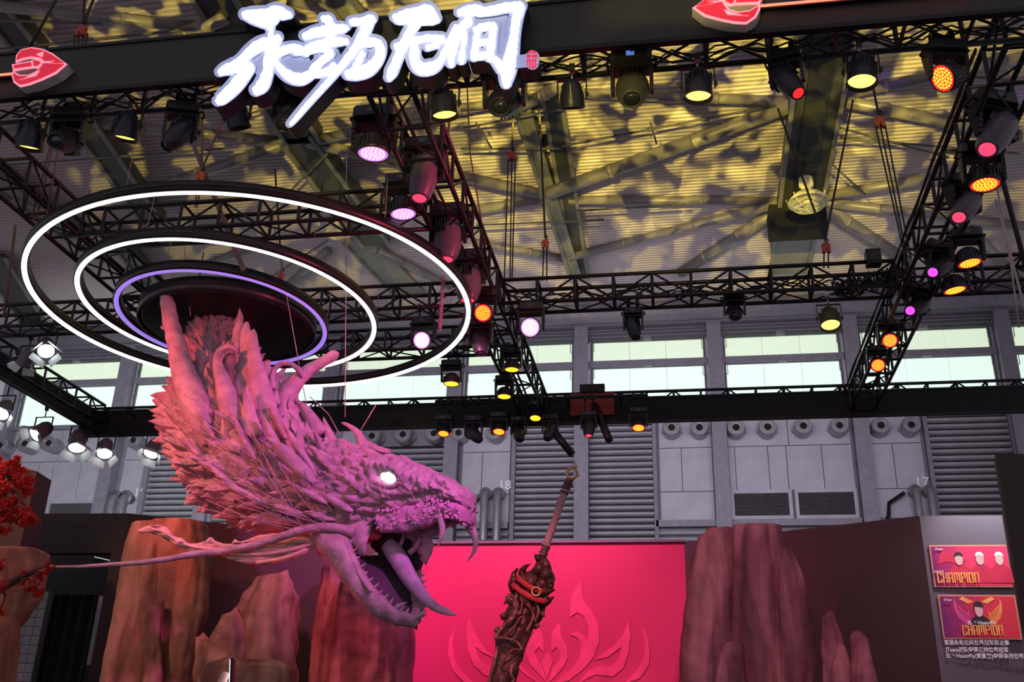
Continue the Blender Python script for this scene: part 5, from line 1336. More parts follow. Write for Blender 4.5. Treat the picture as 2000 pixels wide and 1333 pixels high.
# raised ridges on it
for j, pts in enumerate([[(996, 1160, 4), (1010, 1180, 4), (1002, 1205, 5), (985, 1222, 4), (968, 1246, 5), (985, 1246, 4), (1005, 1225, 4), (1018, 1205, 3)], [(1012, 1155, 3), (1005, 1180, 4), (1014, 1200, 4), (1020, 1180, 3), (1016, 1160, 2)],
            [(985, 1180, 3), (994, 1170, 3), (1005, 1176, 3)], [(972, 1245, 4), (992, 1248, 3), (1010, 1255, 3), (1018, 1270, 3), (1000, 1270, 3), (985, 1290, 4), (976, 1300, 3), (990, 1306, 3), (1008, 1296, 3)],
            [(972, 1262, 3), (966, 1290, 4), (958, 1320, 4), (954, 1340, 4)], [(1004, 1296, 3), (998, 1315, 4), (1004, 1330, 3), (990, 1340, 3)], [(1030, 1180, 4), (1042, 1200, 4), (1038, 1215, 3), (1028, 1235, 4)], [(1045, 1175, 3), (1052, 1195, 4), (1044, 1215, 3)]]):
    pp_ = path(pts, 5); MB().tube([S(x, y, -.125 + .02 * math.sin(x * .2)) for x, y, r in pp_], [r * MP * .8 for x, y, r in pp_], 6, flat=.6).build('ridge', M['sw_ridge'], sw)
for j, (x, y, dx, dy) in enumerate([(996, 1175, -10, -6), (984, 1205, -9, -3), (972, 1232, -8, 3), (1056, 1200, 9, 6), (1046, 1222, 9, 5), (1000, 1166, -14, 2), (1060, 1178, 9, -2)]):
    MB().tube([S(x, y, -.03), S(x + dx * .5, y + dy * .5 - 2, -.05), S(x + dx, y + dy, -.05)], [.03, .018, .001], 8).build('thorn', M['sw_ridge'], sw)
for a, b, n_ in (((1000, 1142), (1066, 1176), 0), ((1010, 1128), (1062, 1156), 1)):
    st = MB(); pts = [S(a[0] + (b[0] - a[0]) * t, a[1] + (b[1] - a[1]) * t + 6 * math.sin(PI * t), -.14 - .03 * math.sin(PI * t)) for t in [i / 10 for i in range(11)]]
    st.tube(pts, .021, 8, flat=.35, up=(0, 0, 1)); st.build('strap', M['sw_strap'], sw)
c = S(1047, 1156, -.19); rb_ = MB().tube([c + V(math.cos(t) * .030, 0, math.sin(t) * .030) for t in [2 * PI * i / 16 for i in range(17)]], .007, 8); rb_.build('buckle_ring', M['sw_gold'], sw)

# ================================================================== RAISED HAND WITH PHONE
YH = 2.5
O = aty(452, 1318, YH)
ph = empty('smartphone', O, 'smartphone held up at the bottom edge, seen edge-on and glowing', 'phone')
rm = Matrix.Rotation(math.radians(-72), 4, 'Z') @ Matrix.Rotation(math.radians(6), 4, 'X')
MB().box((-.035, 0, -.10), (.035, .007, .036), mat=rm).build('phone_body', M['black'], ph)
MB().box((-.033, -.002, -.097), (.033, 0, .033), mat=rm).build('phone_screen', mat('phone_screen', (.9, .9, .95), .3, emit=(.9, .92, 1.0), es=1.5), ph)
M['hand'] = mat('hand_skin', (.72, .38, .33), .5)
def skin_chain(bm, pts, rs):
    b = MB(); b.tube(pts, rs, 10); return b
hb = MB()
def chain(pts, rs):
    pp_ = path([tuple(p) + (r,) for p, r in zip(pts, rs)], 4)
    P_ = [V(*p[:3]) for p in pp_]; R_ = [max(.0005, p[3]) for p in pp_]
    hb.tube(P_, R_, 10)
chain([(-.02, .01, -.42), (-.015, .01, -.22), (-.008, .008, -.15), (-.004, .008, -.10), (0, .006, -.07)], [.040, .030, .026, .034, .028])
for i, (y, z, L) in enumerate(((.030, -.055, .060), (.012, -.068, .064), (-.004, -.080, .058), (-.018, -.092, .048))):
    chain([(.0, .02, -.105 - .006 * i), (.016, y, z - .008), (.018, y - .010, z), (.010, -.012, z + .004), (-.008, -.018, z + .002)], [.011, .0095, .009, .008, .0055])
chain([(-.010, .006, -.105), (-.022, -.006, -.075), (-.020, -.012, -.035), (-.012, -.010, -.004), (-.010, -.010, .004)], [.014, .013, .0115, .0105, .0085])
hd_ = hb.mesh('person'); ho = link('person', hd_, M['hand']); ho.location = O
ho.scale = (1, 1, 1)
tag(ho, 'raised hand and forearm holding a phone at the bottom edge of the photo', 'person')
sd = ho.modifiers.new('remesh', 'REMESH'); sd.mode = 'VOXEL'; sd.voxel_size = .0022; sd.use_smooth_shade = True

# ================================================================== THE SCULPTURE
YD = 8.0
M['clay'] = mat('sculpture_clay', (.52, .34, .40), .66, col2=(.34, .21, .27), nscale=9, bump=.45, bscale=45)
M['clay_dk'] = mat('sculpture_clay_shade', (.20, .12, .15), .65, col2=(.13, .08, .10), nscale=9, bump=.4, bscale=40)  # shade between the scales put into a darker clay colour
M['gum'] = mat('gum_pink', (.72, .34, .55), .45, col2=(.50, .20, .40), nscale=18, bump=.4, bscale=60)
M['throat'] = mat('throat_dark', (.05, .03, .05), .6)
M['tooth'] = mat('tooth_grey_pink', (.52, .38, .42), .35, col2=(.40, .28, .34))
M['tongue'] = mat('tongue_violet', (.50, .34, .50), .35, col2=(.38, .24, .40), nscale=12)
M['eye'] = mat('eye_glow', (1, 1, 1), .3, emit=(.95, 1.0, .97), es=3.0)
M['frond'] = mat('frond_coral', (.82, .50, .40), .6, col2=(.66, .38, .34), nscale=10, bump=.4, bscale=35)
M['frill'] = mat('frill_red_lit', (.80, .08, .07), .5, col2=(.45, .04, .05), nscale=25, bump=.4)  # red light falling on the frill is part of this colour
DO = aty(430, 640, 8.6)
dr = empty('dragon_sculpture', DO, 'huge violet and coral horned serpent head hanging from the black disc', 'sculpture')
KP = .0042
def D(px, py, dy=0.0): return aty(px, py, YD + dy) - DO
# ---- neck
NP = [(428, 600, 54, .60), (428, 640, 58, .58), (426, 700, 64, .50), (428, 760, 84, .40), (442, 820, 122, .28), (480, 878, 134, .15), (536, 925, 128, .08), (600, 952, 112, .03), (655, 962, 98, 0), (700, 962, 88, 0), (735, 960, 74, 0)]
NQ = path(NP, 8)
pc = [D(a, b, d) for a, b, r, d in NQ]; rc = [r * KP * (1 + d * .1) for a, b, r, d in NQ]
nm = MB(); n = 64; frames = []
prevb = V(0, -1, 0); vs = []
for i, p in enumerate(pc):
    t = (pc[min(i + 1, len(pc) - 1)] - pc[max(i - 1, 0)]).normalized()
    b = (prevb - t * prevb.dot(t)).normalized(); c = t.cross(b); prevb = b
    frames.append((p, t, b, c, rc[i]))
    for k in range(n):
        a = 2 * PI * k / n; d = b * math.cos(a) * .92 + c * math.sin(a)
        q = p + d * rc[i] * .93
        q += d * noise.noise(q * 7) * .03
        vs.append(q)
nm.add(vs, [(i * n + k, i * n + (k + 1) % n, (i + 1) * n + (k + 1) % n, (i + 1) * n + k) for i in range(len(pc) - 1) for k in range(n)], smooth=True)
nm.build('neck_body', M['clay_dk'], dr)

# ---- scales: kite leaves with a ridge
def scale_mesh(seed, curl=.16, wide=.40):
    rr = random.Random(seed); b = MB(); vs = []; rows = 6
    prof = [(0, .62), (.18, .92), (.40, 1.0), (.62, .82), (.84, .42), (1.0, .02)]
    for i, (y, w) in enumerate(prof):
        z = curl * y * y + rr.uniform(-.01, .01); w_ = w * wide * rr.uniform(.93, 1.07); x = rr.uniform(-.03, .03) + .05 * math.sin(y * 3 + seed)
        vs += [(x - w_, y, z - .06), (x - w_ * .45, y, z + .035), (x, y, z + .11 * (1 - y * .5)), (x + w_ * .45, y, z + .03), (x + w_, y, z - .06), (x, y, z - .10)]
    fs = []
    for i in range(rows - 1):
        for k in range(6): fs.append((i * 6 + k, i * 6 + (k + 1) % 6, (i + 1) * 6 + (k + 1) % 6, (i + 1) * 6 + k))
    fs.append(tuple(range(6))); b.add(vs, fs); return b
SV = [scale_mesh(s, c, w) for s, c, w in ((1, .16, .30), (2, .22, .26), (3, .12, .34), (4, .26, .28), (5, .18, .38))]
SM = []
for b in SV:
    me = b.mesh('scale'); me.materials.append(M['clay']); SM.append(me)
rr = random.Random(11)
cands = []
arc = [0]
for i in range(1, len(pc)): arc.append(arc[-1] + (pc[i] - pc[i - 1]).length)
s_ = 0.03; row = 0
while s_ < arc[-1] - .02:
    i = next(j for j in range(len(arc)) if arc[j] >= s_); p, t, b, c, r = frames[i]
    f = s_ / arc[-1]
    wz = .078 if f < .22 else (.118 if f < .7 else .10)
    nn = max(8, int(2 * PI * r / wz)); row += 1
    for k in range(nn):
        a = 2 * PI * (k + .5 * (row % 2) + rr.uniform(-.22, .22)) / nn
        d = (b * math.cos(a) * .92 + c * math.sin(a)).normalized()
        q = p + (b * math.cos(a) * .92 + c * math.sin(a)) * r * .91 + t * rr.uniform(-.02, .02)
        under = d.z                                   # below: flatter, wider scales
        fl = rr.uniform(.20, .55) if under > -.4 else rr.uniform(.16, .36)
        if f < .3: fl = rr.uniform(.1, .28)
        if f > .82: fl *= .5
        y = (-t * math.cos(fl) + d * math.sin(fl)).normalized()
        side = t.cross(d).normalized(); yaw = rr.uniform(-.28, .28)
        y = (y * math.cos(yaw) + side * math.sin(yaw)).normalized()
        z = (d - y * d.dot(y)).normalized(); x = y.cross(z)
        L = (.155 if f < .22 else .225 if f < .7 else .15) * rr.uniform(.75, 1.4); Wd = L * rr.uniform(.8, 1.25)
        facing = d.dot((CAM - (q + DO)).normalized())
        m_ = Matrix(((x.x * Wd, y.x * L, z.x * L, q.x), (x.y * Wd, y.y * L, z.y * L, q.y), (x.z * Wd, y.z * L, z.z * L, q.z), (0, 0, 0, 1)))
        cands.append((facing * L, rr.randrange(5), m_, f, under))
    s_ += .058 if f < .25 else .074
cands.sort(key=lambda q: -q[0])
for sc_, vi, m_, f, u in cands[:250]:
    o = bpy.data.objects.new('scale', SM[vi]); COL.objects.link(o); o.parent = dr; o.matrix_local = m_
rest = MB()
for sc_, vi, m_, f, u in cands[250:]:
    if sc_ < -.12: continue
    rest.add([m_ @ Vector(v) for v in SV[vi].v], SV[vi].f)
q = rest.build('smaller_scales', M['clay'], dr); q['kind'] = 'stuff'

# ---- helper solids in picture-aligned depth
def horn(name, pts, m='clay', n=12, flat=1.0, parent=None, bumps=.0, seed=0):
    pp_ = path(pts, 6); b = MB()
    b.tube([D(x, y, d) for x, y, r, d in pp_], [max(r, .4) * KP for x, y, r, d in pp_], n, flat=flat, up=(0, -1, 0))
    if bumps:
        b.v = [v + Vector(noise.noise_vector(v * 12)) * bumps if isinstance(v, Vector) else Vector(v) + Vector(noise.noise_vector(Vector(v) * 12)) * bumps for v in b.v]
    return b.build(name, M[m], parent or dr)
def sheet(name, pts, dyf, th, m='clay', parent=None, bul=.03, sub=2, pf=None):
    pf = pf or D
    """curved solid sheet: outline in the picture plane, depth from dyf, real thickness"""
    bm = bmesh.new(); bv = [bm.verts.new((x, y, 0)) for x, y in pts]
    for t in tessellate_polygon([[V(x, y, 0) for x, y in pts]]): bm.faces.new([bv[i] for i in t])
    bmesh.ops.subdivide_edges(bm, edges=bm.edges, cuts=sub, use_grid_fill=True)
    bmesh.ops.triangulate(bm, faces=bm.faces)
    bm.verts.index_update(); bd = set()
    for e_ in bm.edges:
        if e_.is_boundary: bd.add(e_.verts[0].index); bd.add(e_.verts[1].index)
    V2 = [(v.co.x, v.co.y, v.index in bd) for v in bm.verts]; F = [tuple(v.index for v in fc.verts) for fc in bm.faces]
    E_ = [(e_.verts[0].index, e_.verts[1].index) for e_ in bm.edges if e_.is_boundary]; bm.free()
    b = MB(); fr, bk = [], []
    for x, y, edge in V2:
        dy = dyf(x, y); w = noise.noise(V(x * .06, y * .06, 3)) * bul; t_ = th * (.25 if edge else 1)
        fr.append(pf(x, y, dy + w - t_)); bk.append(pf(x, y, dy + w + t_))
    n_ = len(fr)
    b.add(fr + bk, F + [tuple(i + n_ for i in reversed(t)) for t in F] + [(a, c, c + n_, a + n_) for a, c in E_], smooth=True)
    return b.build(name, M[m], parent or dr)

# ---- upper head
def topY(x): return float(np.interp(x, [650, 690, 720, 745, 765, 790, 815, 840, 862, 885, 905, 917, 923], [862, 866, 878, 884, 887, 896, 908, 917, 929, 943, 951, 957, 966]))
def botY(x): return float(np.interp(x, [650, 690, 720, 745, 765, 800, 830, 860, 885, 905, 917, 923], [1062, 1058, 1046, 1032, 1017, 1006, 998, 990, 984, 990, 998, 994]))
def hwid(x): return float(np.interp(x, [650, 690, 730, 770, 800, 830, 860, 885, 905, 917, 923], [.40, .37, .33, .30, .27, .235, .205, .19, .165, .115, .05]))
AX = V(.94, -.33, 0).normalized(); NN = V(-.33, -.94, 0).normalized()
def HP(px, py, w):            # on the head's own mid plane, w metres towards its near side
    x0 = 690
    dy = -.0014 * (px - x0)
    return aty(px, py, YD + dy) - DO + NN * w
def seg(px, py, a, b):        # distance to segment a-b in px and position along it
    ax, ay = a; bx_, by = b; vx, vy = bx_ - ax, by - ay; L2 = vx * vx + vy * vy
    t = max(0, min(1, ((px - ax) * vx + (py - ay) * vy) / L2)); return math.hypot(px - ax - vx * t, py - ay - vy * t), t
def relief(px, py, near):
    h = 0.0
    # eye region: socket, lids, wrinkles fanning behind
    ex, ey = 791, 947; u = (px - ex) / 24.0; v = (py - ey - .22 * (px - ex)) / 16.0; d = math.hypot(u, v)
    h -= .030 * math.exp(-(d / .85) ** 4)
    h += .018 * math.exp(-((d - 1.12) / .20) ** 2)
    if px < 800 and 1.3 < d < 3.4: h += .0065 * math.sin(d * 11) * (1 - abs(d - 2.2) / 1.4) * (1 if py > 925 else .6)
    # heavy brow ridge
    ds, t = seg(px, py, (758, 922), (852, 952)); h += .045 * math.exp(-(ds / 9) ** 2) * (.5 + .5 * math.sin(PI * min(1, t * 1.1 + .1)))
    h += .010 * math.exp(-(ds / 9) ** 2) * math.sin(px * .55)
    ds, t = seg(px, py, (790, 905), (885, 945)); h += .022 * math.exp(-(ds / 7) ** 2) + .008 * math.exp(-(ds / 8) ** 2) * math.sin(px * .5 + 1)
    # cheek and lip ridges
    ds, t = seg(px, py, (725, 960), (790, 985)); h += .022 * math.exp(-(ds / 13) ** 2)
    ds, t = seg(px, py, (735, 1012), (860, 985)); h += .020 * math.exp(-(ds / 5) ** 2)
    ds, t = seg(px, py, (860, 985), (905, 978)); h += .018 * math.exp(-(ds / 6) ** 2)
    ds, t = seg(px, py, (745, 1000), (865, 975)); h -= .016 * math.exp(-(ds / 3.5) ** 2)
    # nostril
    ds = math.hypot((px - 882) / 7, (py - 958) / 5); h -= .030 * math.exp(-ds ** 2); h += .022 * math.exp(-((ds - 1.8) / .7) ** 2)
    # scaly muzzle
    if px > 795:
        vd = noise.voronoi(V(px * .105, py * .12, 1.5))[0]; k = min(1, (px - 795) / 20) * max(0, 1 - math.exp(-max(0, py - 940) / 12)) * max(0, min(1, (995 - py) / 10))
        h += (min(.5, vd[1] - vd[0]) - .2) * .030 * k
    if px < 765:
        vd = noise.voronoi(V(px * .042, py * .055, 4.5))[0]; k = min(1, (765 - px) / 14)
        h += (min(.45, vd[1] - vd[0]) - .2) * .13 * k
    h += noise.noise(V(px * .045, py * .07, 7)) * .022 + noise.noise(V(px * .16, py * .16, 2)) * .010
    if py < 925:
        vd = noise.voronoi(V(px * .07, py * .09, 9.5))[0]; h += (min(.45, vd[1] - vd[0]) - .2) * .05
    return h * 1.25
NU, NV = 200, 120
hm = MB(); vs = []
for i in range(NU):
    t = i / (NU - 1); px = 655 + (923 - 655) * (1 - (1 - t) ** 1.25)
    ty, by, hw = topY(px), botY(px), hwid(px); cy, hy = (ty + by) / 2, (by - ty) / 2
    for k in range(NV):
        a = 2 * PI * k / NV; ca, sa = math.cos(a), math.sin(a)
        ey_ = abs(ca) ** .82 * (1 if ca > 0 else -1); ew = abs(sa) ** .80 * (1 if sa > 0 else -1)
        # crown is narrower than the cheeks
        wfac = 1 - .38 * max(0, ca) ** 2
        py = cy - hy * ey_; w = hw * ew * wfac
        q = HP(px, py, w); h = relief(px, py, w > 0) * (.35 + .65 * abs(ew))
        nrm = (NN * ew / max(.05, hw) * .2 + V(0, 0, 1) * ey_).normalized()
        nrm = (NN * ew + V(0, 0, 1) * ey_ * .6).normalized()
        vs.append(q + nrm * h)
hm.add(vs, [(i * NV + k, i * NV + (k + 1) % NV, (i + 1) * NV + (k + 1) % NV, (i + 1) * NV + k) for i in range(NU - 1) for k in range(NV)], smooth=True)
hm.add(vs[:NV], [tuple(range(NV))]); hm.add(vs[-NV:], [tuple(range(NV))])
head = hm.build('head', M['clay'], dr)
rr = random.Random(33); hp = []
for k in range(60):
    px = rr.uniform(668, 772); py = rr.uniform(882, 1015)
    if math.hypot(px - 791, py - 947) < 48: continue
    if any(math.hypot(px - a, py - b_) < 13 for a, b_ in hp): continue
    hp.append((px, py))
hp.sort(key=lambda q: q[0])
for px, py in hp[:44]:
    ty, by, hw = topY(px), botY(px), hwid(px); cy, hy = (ty + by) / 2, (by - ty) / 2; e_ = max(-.97, min(.97, (cy - py) / hy)); ew = (1 - abs(e_) ** 2.4) ** (1 / 2.4)
    q = HP(px, py, hw * ew * (1 - .38 * max(0, e_) ** 2)); d = (NN * ew + V(0, 0, 1) * e_ * .8).normalized()
    bk_ = (-AX + V(0, 0, rr.uniform(.0, .45))).normalized(); fl = rr.uniform(.10, .30); y = (bk_ - d * bk_.dot(d)).normalized(); y = (y * math.cos(fl) + d * math.sin(fl)).normalized()
    z = (d - y * d.dot(y)).normalized(); x = y.cross(z); L = rr.uniform(.13, .20); Wd = L * rr.uniform(.9, 1.3); q = q - y * L * .3
    o = bpy.data.objects.new('scale', rr.choice(SM)); COL.objects.link(o); o.parent = dr
    o.matrix_local = Matrix(((x.x * Wd, y.x * L, z.x * L, q.x), (x.y * Wd, y.y * L, z.y * L, q.y), (x.z * Wd, y.z * L, z.z * L, q.z), (0, 0, 0, 1)))
# eyes, both sides
wz_ = hwid(791)
for sgn in (1, -1):
    em = MB(); c = HP(792, 946, sgn * (wz_ * .83)); vs2 = []; n_ = 20
    for i in range(9):
        th = PI * i / 8
        for k in range(n_):
            a = 2 * PI * k / n_; u = math.sin(th) * math.cos(a) * .082; v = math.sin(th) * math.sin(a) * .054; w = math.cos(th) * .055
            vs2.append(c + AX * u + V(0, 0, 1) * (v - .25 * u) + NN * w * sgn)
    em.add(vs2, [(i * n_ + k, i * n_ + (k + 1) % n_, (i + 1) * n_ + (k + 1) % n_, (i + 1) * n_ + k) for i in range(8) for k in range(n_)], smooth=True)
    em.build('eye', M['eye'], dr)
    for pts, r in (([(766, 944), (776, 931), (792, 928), (808, 938), (815, 956)], 5.5), ([(766, 944), (775, 960), (792, 967), (808, 965), (815, 956)], 4.5)):
        pp_ = path([(x, y) for x, y in pts], 5)
        MB().tube([HP(x, y, sgn * (wz_ * .83 + .040)) for x, y in pp_], [r * KP * (.5 + .5 * math.sin(PI * i / (len(pp_) - 1))) for i in range(len(pp_))], 8).build('eyelid', M['clay'], dr)
# gums of the upper jaw: a U-shaped ruffled band with spiky buds
gm = MB(); gl = []
for i in range(61):
    t = i / 60
    if t < .42: px = 768 + (905 - 768) * (t / .42); w = hwid(px) * .72
    elif t < .58: a = (t - .42) / .16 * PI; px = 905 + 12 * math.sin(a); w = hwid(905) * .72 * math.cos(a)
    else: px = 905 - (905 - 768) * ((t - .58) / .42); w = -hwid(px) * .72
    gl.append((px, w))
vs3 = []
for px, w in gl:
    y0 = botY(px) - 2; drop = float(np.interp(px, [765, 800, 840, 870, 905, 920], [34, 44, 46, 34, 36, 24]))
    for k in range(10):
        f = k / 9; th = .028 * math.sin(PI * f) + .012
        q = HP(px, y0 + drop * f, w * (1 - .25 * f)); q += Vector(noise.noise_vector(q * 16)) * .022; vs3.append(q + (NN if w > 0 else -NN) * th)
    for k in range(10):
        f = 1 - k / 9; q = HP(px, y0 + drop * f, w * (1 - .25 * f) * .72); q += Vector(noise.noise_vector(q * 16)) * .022; vs3.append(q)
gm.add(vs3, [(i * 20 + k, i * 20 + (k + 1) % 20, (i + 1) * 20 + (k + 1) % 20, (i + 1) * 20 + k) for i in range(60) for k in range(20)], smooth=True)
gum = gm.build('gum', M['gum'], dr)
bd = MB(); rr = random.Random(5)
for _ in range(230):
    px, w = rr.choice(gl); y0 = botY(px) - 4; f = rr.random(); q = HP(px + rr.uniform(-3, 3), y0 + 36 * f, w * (1 - .25 * f) + math.copysign(.03, w)); d = (NN * math.copysign(1, w) * .6 + V(rr.uniform(-.5, .5), 0, -rr.uniform(.3, 1.2))).normalized()
    bd.tube([q, q + d * .016, q + d * .030], [.014, .010, .002], 5)
x = bd.build('gum_buds', M['gum'], gum); x['kind'] = 'stuff'
# palate
pal = MB(); vs4 = []
for i in range(30):
    px = 735 + (915 - 735) * i / 29
    for k in range(12):
        a = PI * k / 11; w = hwid(px) * .62 * math.cos(a); vs4.append(HP(px, botY(px) + 3 - 20 * math.sin(a), w))
pal.add(vs4, [(i * 12 + k, i * 12 + k + 1, (i + 1) * 12 + k + 1, (i + 1) * 12 + k) for i in range(29) for k in range(11)], smooth=True)
pal.build('palate', M['gum'], dr)
# upper fangs
def fang(pts, w, name='fang', m='tooth'):
    pp_ = path([(x, y, r) for x, y, r in pts], 6)
    return MB().tube([HP(x, y, w) for x, y, r in pp_], [max(r, .3) * KP for x, y, r in pp_], 12, flat=.8).build(name, M[m], dr)
fang([(868, 990, 12), (874, 1008, 9), (879, 1030, 6.8), (879, 1050, 5), (875, 1064, 3), (869, 1077, .5)], .12)
fang([(888, 1000, 12), (903, 1020, 9.5), (914, 1042, 7.2), (916, 1062, 5), (909, 1080, 2.8), (898, 1093, .5)], -.10)
fang([(850, 1000, 5), (852, 1016, 4), (850, 1030, .4)], .15, 'tooth'); fang([(828, 1010, 4), (829, 1024, 3), (826, 1036, .4)], .17, 'tooth')
fang([(918, 985, 6), (919, 998, 5), (916, 1010, .6)], .0, 'tooth')

# ---- lower jaw: near and far branch meeting at the chin
jaw_n = [(668, 1045, 32, .24), (688, 1078, 29, .24), (708, 1114, 25, .22), (728, 1150, 21, .19), (752, 1182, 18.5, .15), (778, 1204, 16, .10), (800, 1216, 12.5, .04), (816, 1223, 6, 0)]
jaw_f = [(720, 1058, 24, -.26), (752, 1080, 20, -.25), (776, 1110, 16, -.22), (788, 1142, 14, -.18), (798, 1172, 13, -.13), (806, 1196, 12, -.07), (810, 1214, 10, -.02)]
def jaw(name, pts, m='clay'):
    pp_ = path(pts, 8); b = MB(); P_ = [HP(x, y, w) for x, y, r, w in pp_]; b.tube(P_, [r * KP for x, y, r, w in pp_], 26, flat=.8, up=(0, 0, 1))
    b.v = [Vector(v) + Vector(noise.noise_vector(Vector(v) * 9)) * .022 + Vector(noise.noise_vector(Vector(v) * 26)) * .008 for v in b.v]
    return b.build(name, M[m], dr)
lj = jaw('lower_jaw', jaw_n); lf = jaw('far_jaw', jaw_f, 'clay')
# floor of the mouth between the branches
fl_ = MB(); A_ = path(jaw_n, 4)[4:]; B_ = path(jaw_f, 4)[2:]; nn = 26; vs5 = []
for i in range(nn):
    a = A_[min(len(A_) - 1, int(i * (len(A_) - 1) / (nn - 1)))]; b2 = B_[min(len(B_) - 1, int(i * (len(B_) - 1) / (nn - 1)))]
    p, q = HP(a[0], a[1], a[3]), HP(b2[0], b2[1], b2[3])
    for k in range(9):
        f = k / 8; s = p.lerp(q, f); s.z -= .05 * math.sin(PI * f); vs5.append(s)
fl_.add(vs5, [(i * 9 + k, i * 9 + k + 1, (i + 1) * 9 + k + 1, (i + 1) * 9 + k) for i in range(nn - 1) for k in range(8)], smooth=True)
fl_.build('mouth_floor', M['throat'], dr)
# teeth along both branches, as parts of the jaw
rr = random.Random(9)
for J, par, s_ in ((jaw_n, lj, 1), (jaw_f, lf, 1)):
    pp_ = path(J, 8)
    for k, i in enumerate(range(10, len(pp_) - 3, 3)):
        x, y, r, w = pp_[i]; dx, dy = (pp_[i + 1][0] - pp_[i - 1][0]), (pp_[i + 1][1] - pp_[i - 1][1]); l = math.hypot(dx, dy); nx, ny = dy / l, -dx / l
        h = rr.uniform(11, 16) if J is jaw_n else rr.uniform(8, 12)
        bx_, by = x + nx * r * .75, y + ny * r * .75
        MB().tube([HP(bx_, by, w), HP(bx_ + nx * h * .6, by + ny * h * .6 , w), HP(bx_ + nx * h * .9 + 2, by + ny * h - 3, w)], [3.6 * KP, 2.4 * KP, .3 * KP], 7).build('tooth', M['tooth'], par)
MB().tube([HP(x, y, .02) for x, y in ((800, 1212), (812, 1209), (824, 1204), (834, 1194))], [9 * KP, 7 * KP, 4.5 * KP, .5 * KP], 10).build('tooth', M['tooth'], lj)
MB().tube([HP(x, y, .08) for x, y in ((780, 1196), (788, 1190), (797, 1184), (806, 1180))], [6 * KP, 5 * KP, 3 * KP, .5 * KP], 9).build('tooth', M['tooth'], lj)
# tongue
tg = path([(752, 1062, 15), (768, 1082, 19), (784, 1108, 18), (802, 1138, 15), (824, 1166, 11.5), (846, 1185, 8.5), (868, 1195, 6), (886, 1201, 2)], 6)
MB().tube([HP(x, y, -.03) for x, y, r in tg], [r * KP for x, y, r in tg], 18, flat=.7).build('tongue', M['tongue'], dr)
# throat lining, cheek membranes
def hsheet(name, pts, w0, w1, m, parent=None):
    b = MB(); P_ = [HP(x, y, w0) for x, y in pts]; d = NN * (w1 - w0); b.prism(P_, d); return b.build(name, M[m], parent or dr)
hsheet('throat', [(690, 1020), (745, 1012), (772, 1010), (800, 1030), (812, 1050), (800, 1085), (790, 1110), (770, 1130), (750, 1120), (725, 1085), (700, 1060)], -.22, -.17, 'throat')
sheet('cheek_membrane', [(672, 1000), (700, 1000), (735, 1006), (765, 1010), (752, 1030), (745, 1058), (740, 1096), (728, 1092), (712, 1070), (695, 1045), (676, 1025)], lambda x, y: .23 - .0010 * (x - 690), .03, 'clay', bul=.03, pf=HP)
sheet('cheek_membrane', [(770, 1016), (800, 1036), (823, 1044), (822, 1072), (813, 1098), (804, 1088), (792, 1066), (780, 1044)], lambda x, y: -.15, .025, 'gum', bul=.06, pf=HP)
for pts in ([(772, 1014, 4), (775, 1040, 4), (768, 1062, 5)], [(806, 1044, 4), (800, 1064, 5), (786, 1076, 6)], [(770, 1018, 3), (785, 1040, 4), (798, 1052, 3)]):
    pp_ = path(pts, 5); MB().tube([HP(x, y, -.10) for x, y, r in pp_], [r * KP for x, y, r in pp_], 8).build('palate_fold', M['gum'], dr)
# jaw hinge muscles and ridges
for pts, w in (([(700, 1040, 10), (706, 1060, 9), (716, 1084, 8), (727, 1110, 7), (742, 1140, 5), (760, 1166, 3)], .24), ([(676, 1046, 12), (690, 1074, 11), (700, 1096, 8), (712, 1116, 4)], .27), ([(655, 1050, 10), (665, 1075, 10), (690, 1106, 7), (704, 1122, 3)], .20)):
    pp_ = path(pts, 6); MB().tube([HP(x, y, w) for x, y, r in pp_], [r * KP for x, y, r in pp_], 12).build('jaw_ridge', M['clay'], dr)
# frill under the hinge
rr = random.Random(3); fr_ = MB()
for k in range(70):
    t = rr.random(); x = 598 + 105 * t + rr.uniform(-6, 6); y = 1046 + 62 * t ** 1.2 + rr.uniform(-12, 10)
    a = HP(x, y, rr.uniform(.02, .24)); d = V(rr.uniform(-1, .3), rr.uniform(-.3, .3), rr.uniform(-1, .2)).normalized()
    fr_.tube([a, a + d * .03, a + d * .055], [.018, .012, .003], 6)
q = fr_.build('throat_frill', M['frill'], dr); q['kind'] = 'stuff'
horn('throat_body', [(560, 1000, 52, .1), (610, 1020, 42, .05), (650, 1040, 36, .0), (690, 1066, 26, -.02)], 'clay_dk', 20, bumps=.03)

# ---- horns, fins and spines
horn('horn', [(410, 870, 14, -.34), (392, 815, 27, -.38), (372, 765, 29, -.34), (357, 722, 25, -.24), (344, 670, 20, -.16), (333, 626, 17.5, -.10), (328, 596, 15.5, -.10), (324, 572, 12.5, -.10), (326, 557, 9.5, -.10), (335, 550, 7, -.10), (343, 552, 4.5, -.10), (348, 558, 1.5, -.10)], n=18, bumps=.012)
horn('horn_nub', [(336, 640, 7, -.13), (325, 642, 5, -.15), (317, 641, 3, -.16), (314, 636, .5, -.16)])
horn('horn', [(470, 850, 28, -.30), (452, 800, 24, -.36), (438, 755, 18, -.38), (427, 720, 12, -.38), (424, 700, 8.5, -.38), (431, 686, 7, -.38), (446, 679, 6, -.38), (459, 683, 4.5, -.38), (464, 690, 1.5, -.38)], n=14, bumps=.008)
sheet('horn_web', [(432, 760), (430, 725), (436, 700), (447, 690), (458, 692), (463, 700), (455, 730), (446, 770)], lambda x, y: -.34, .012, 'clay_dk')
sheet('fin', [(479, 628), (470, 650), (468, 690), (462, 720), (452, 760), (444, 800), (455, 850), (520, 850), (532, 815), (520, 770), (504, 720), (500, 690), (492, 655), (486, 630)], lambda x, y: -.20 - .0006 * (y - 620), .03)
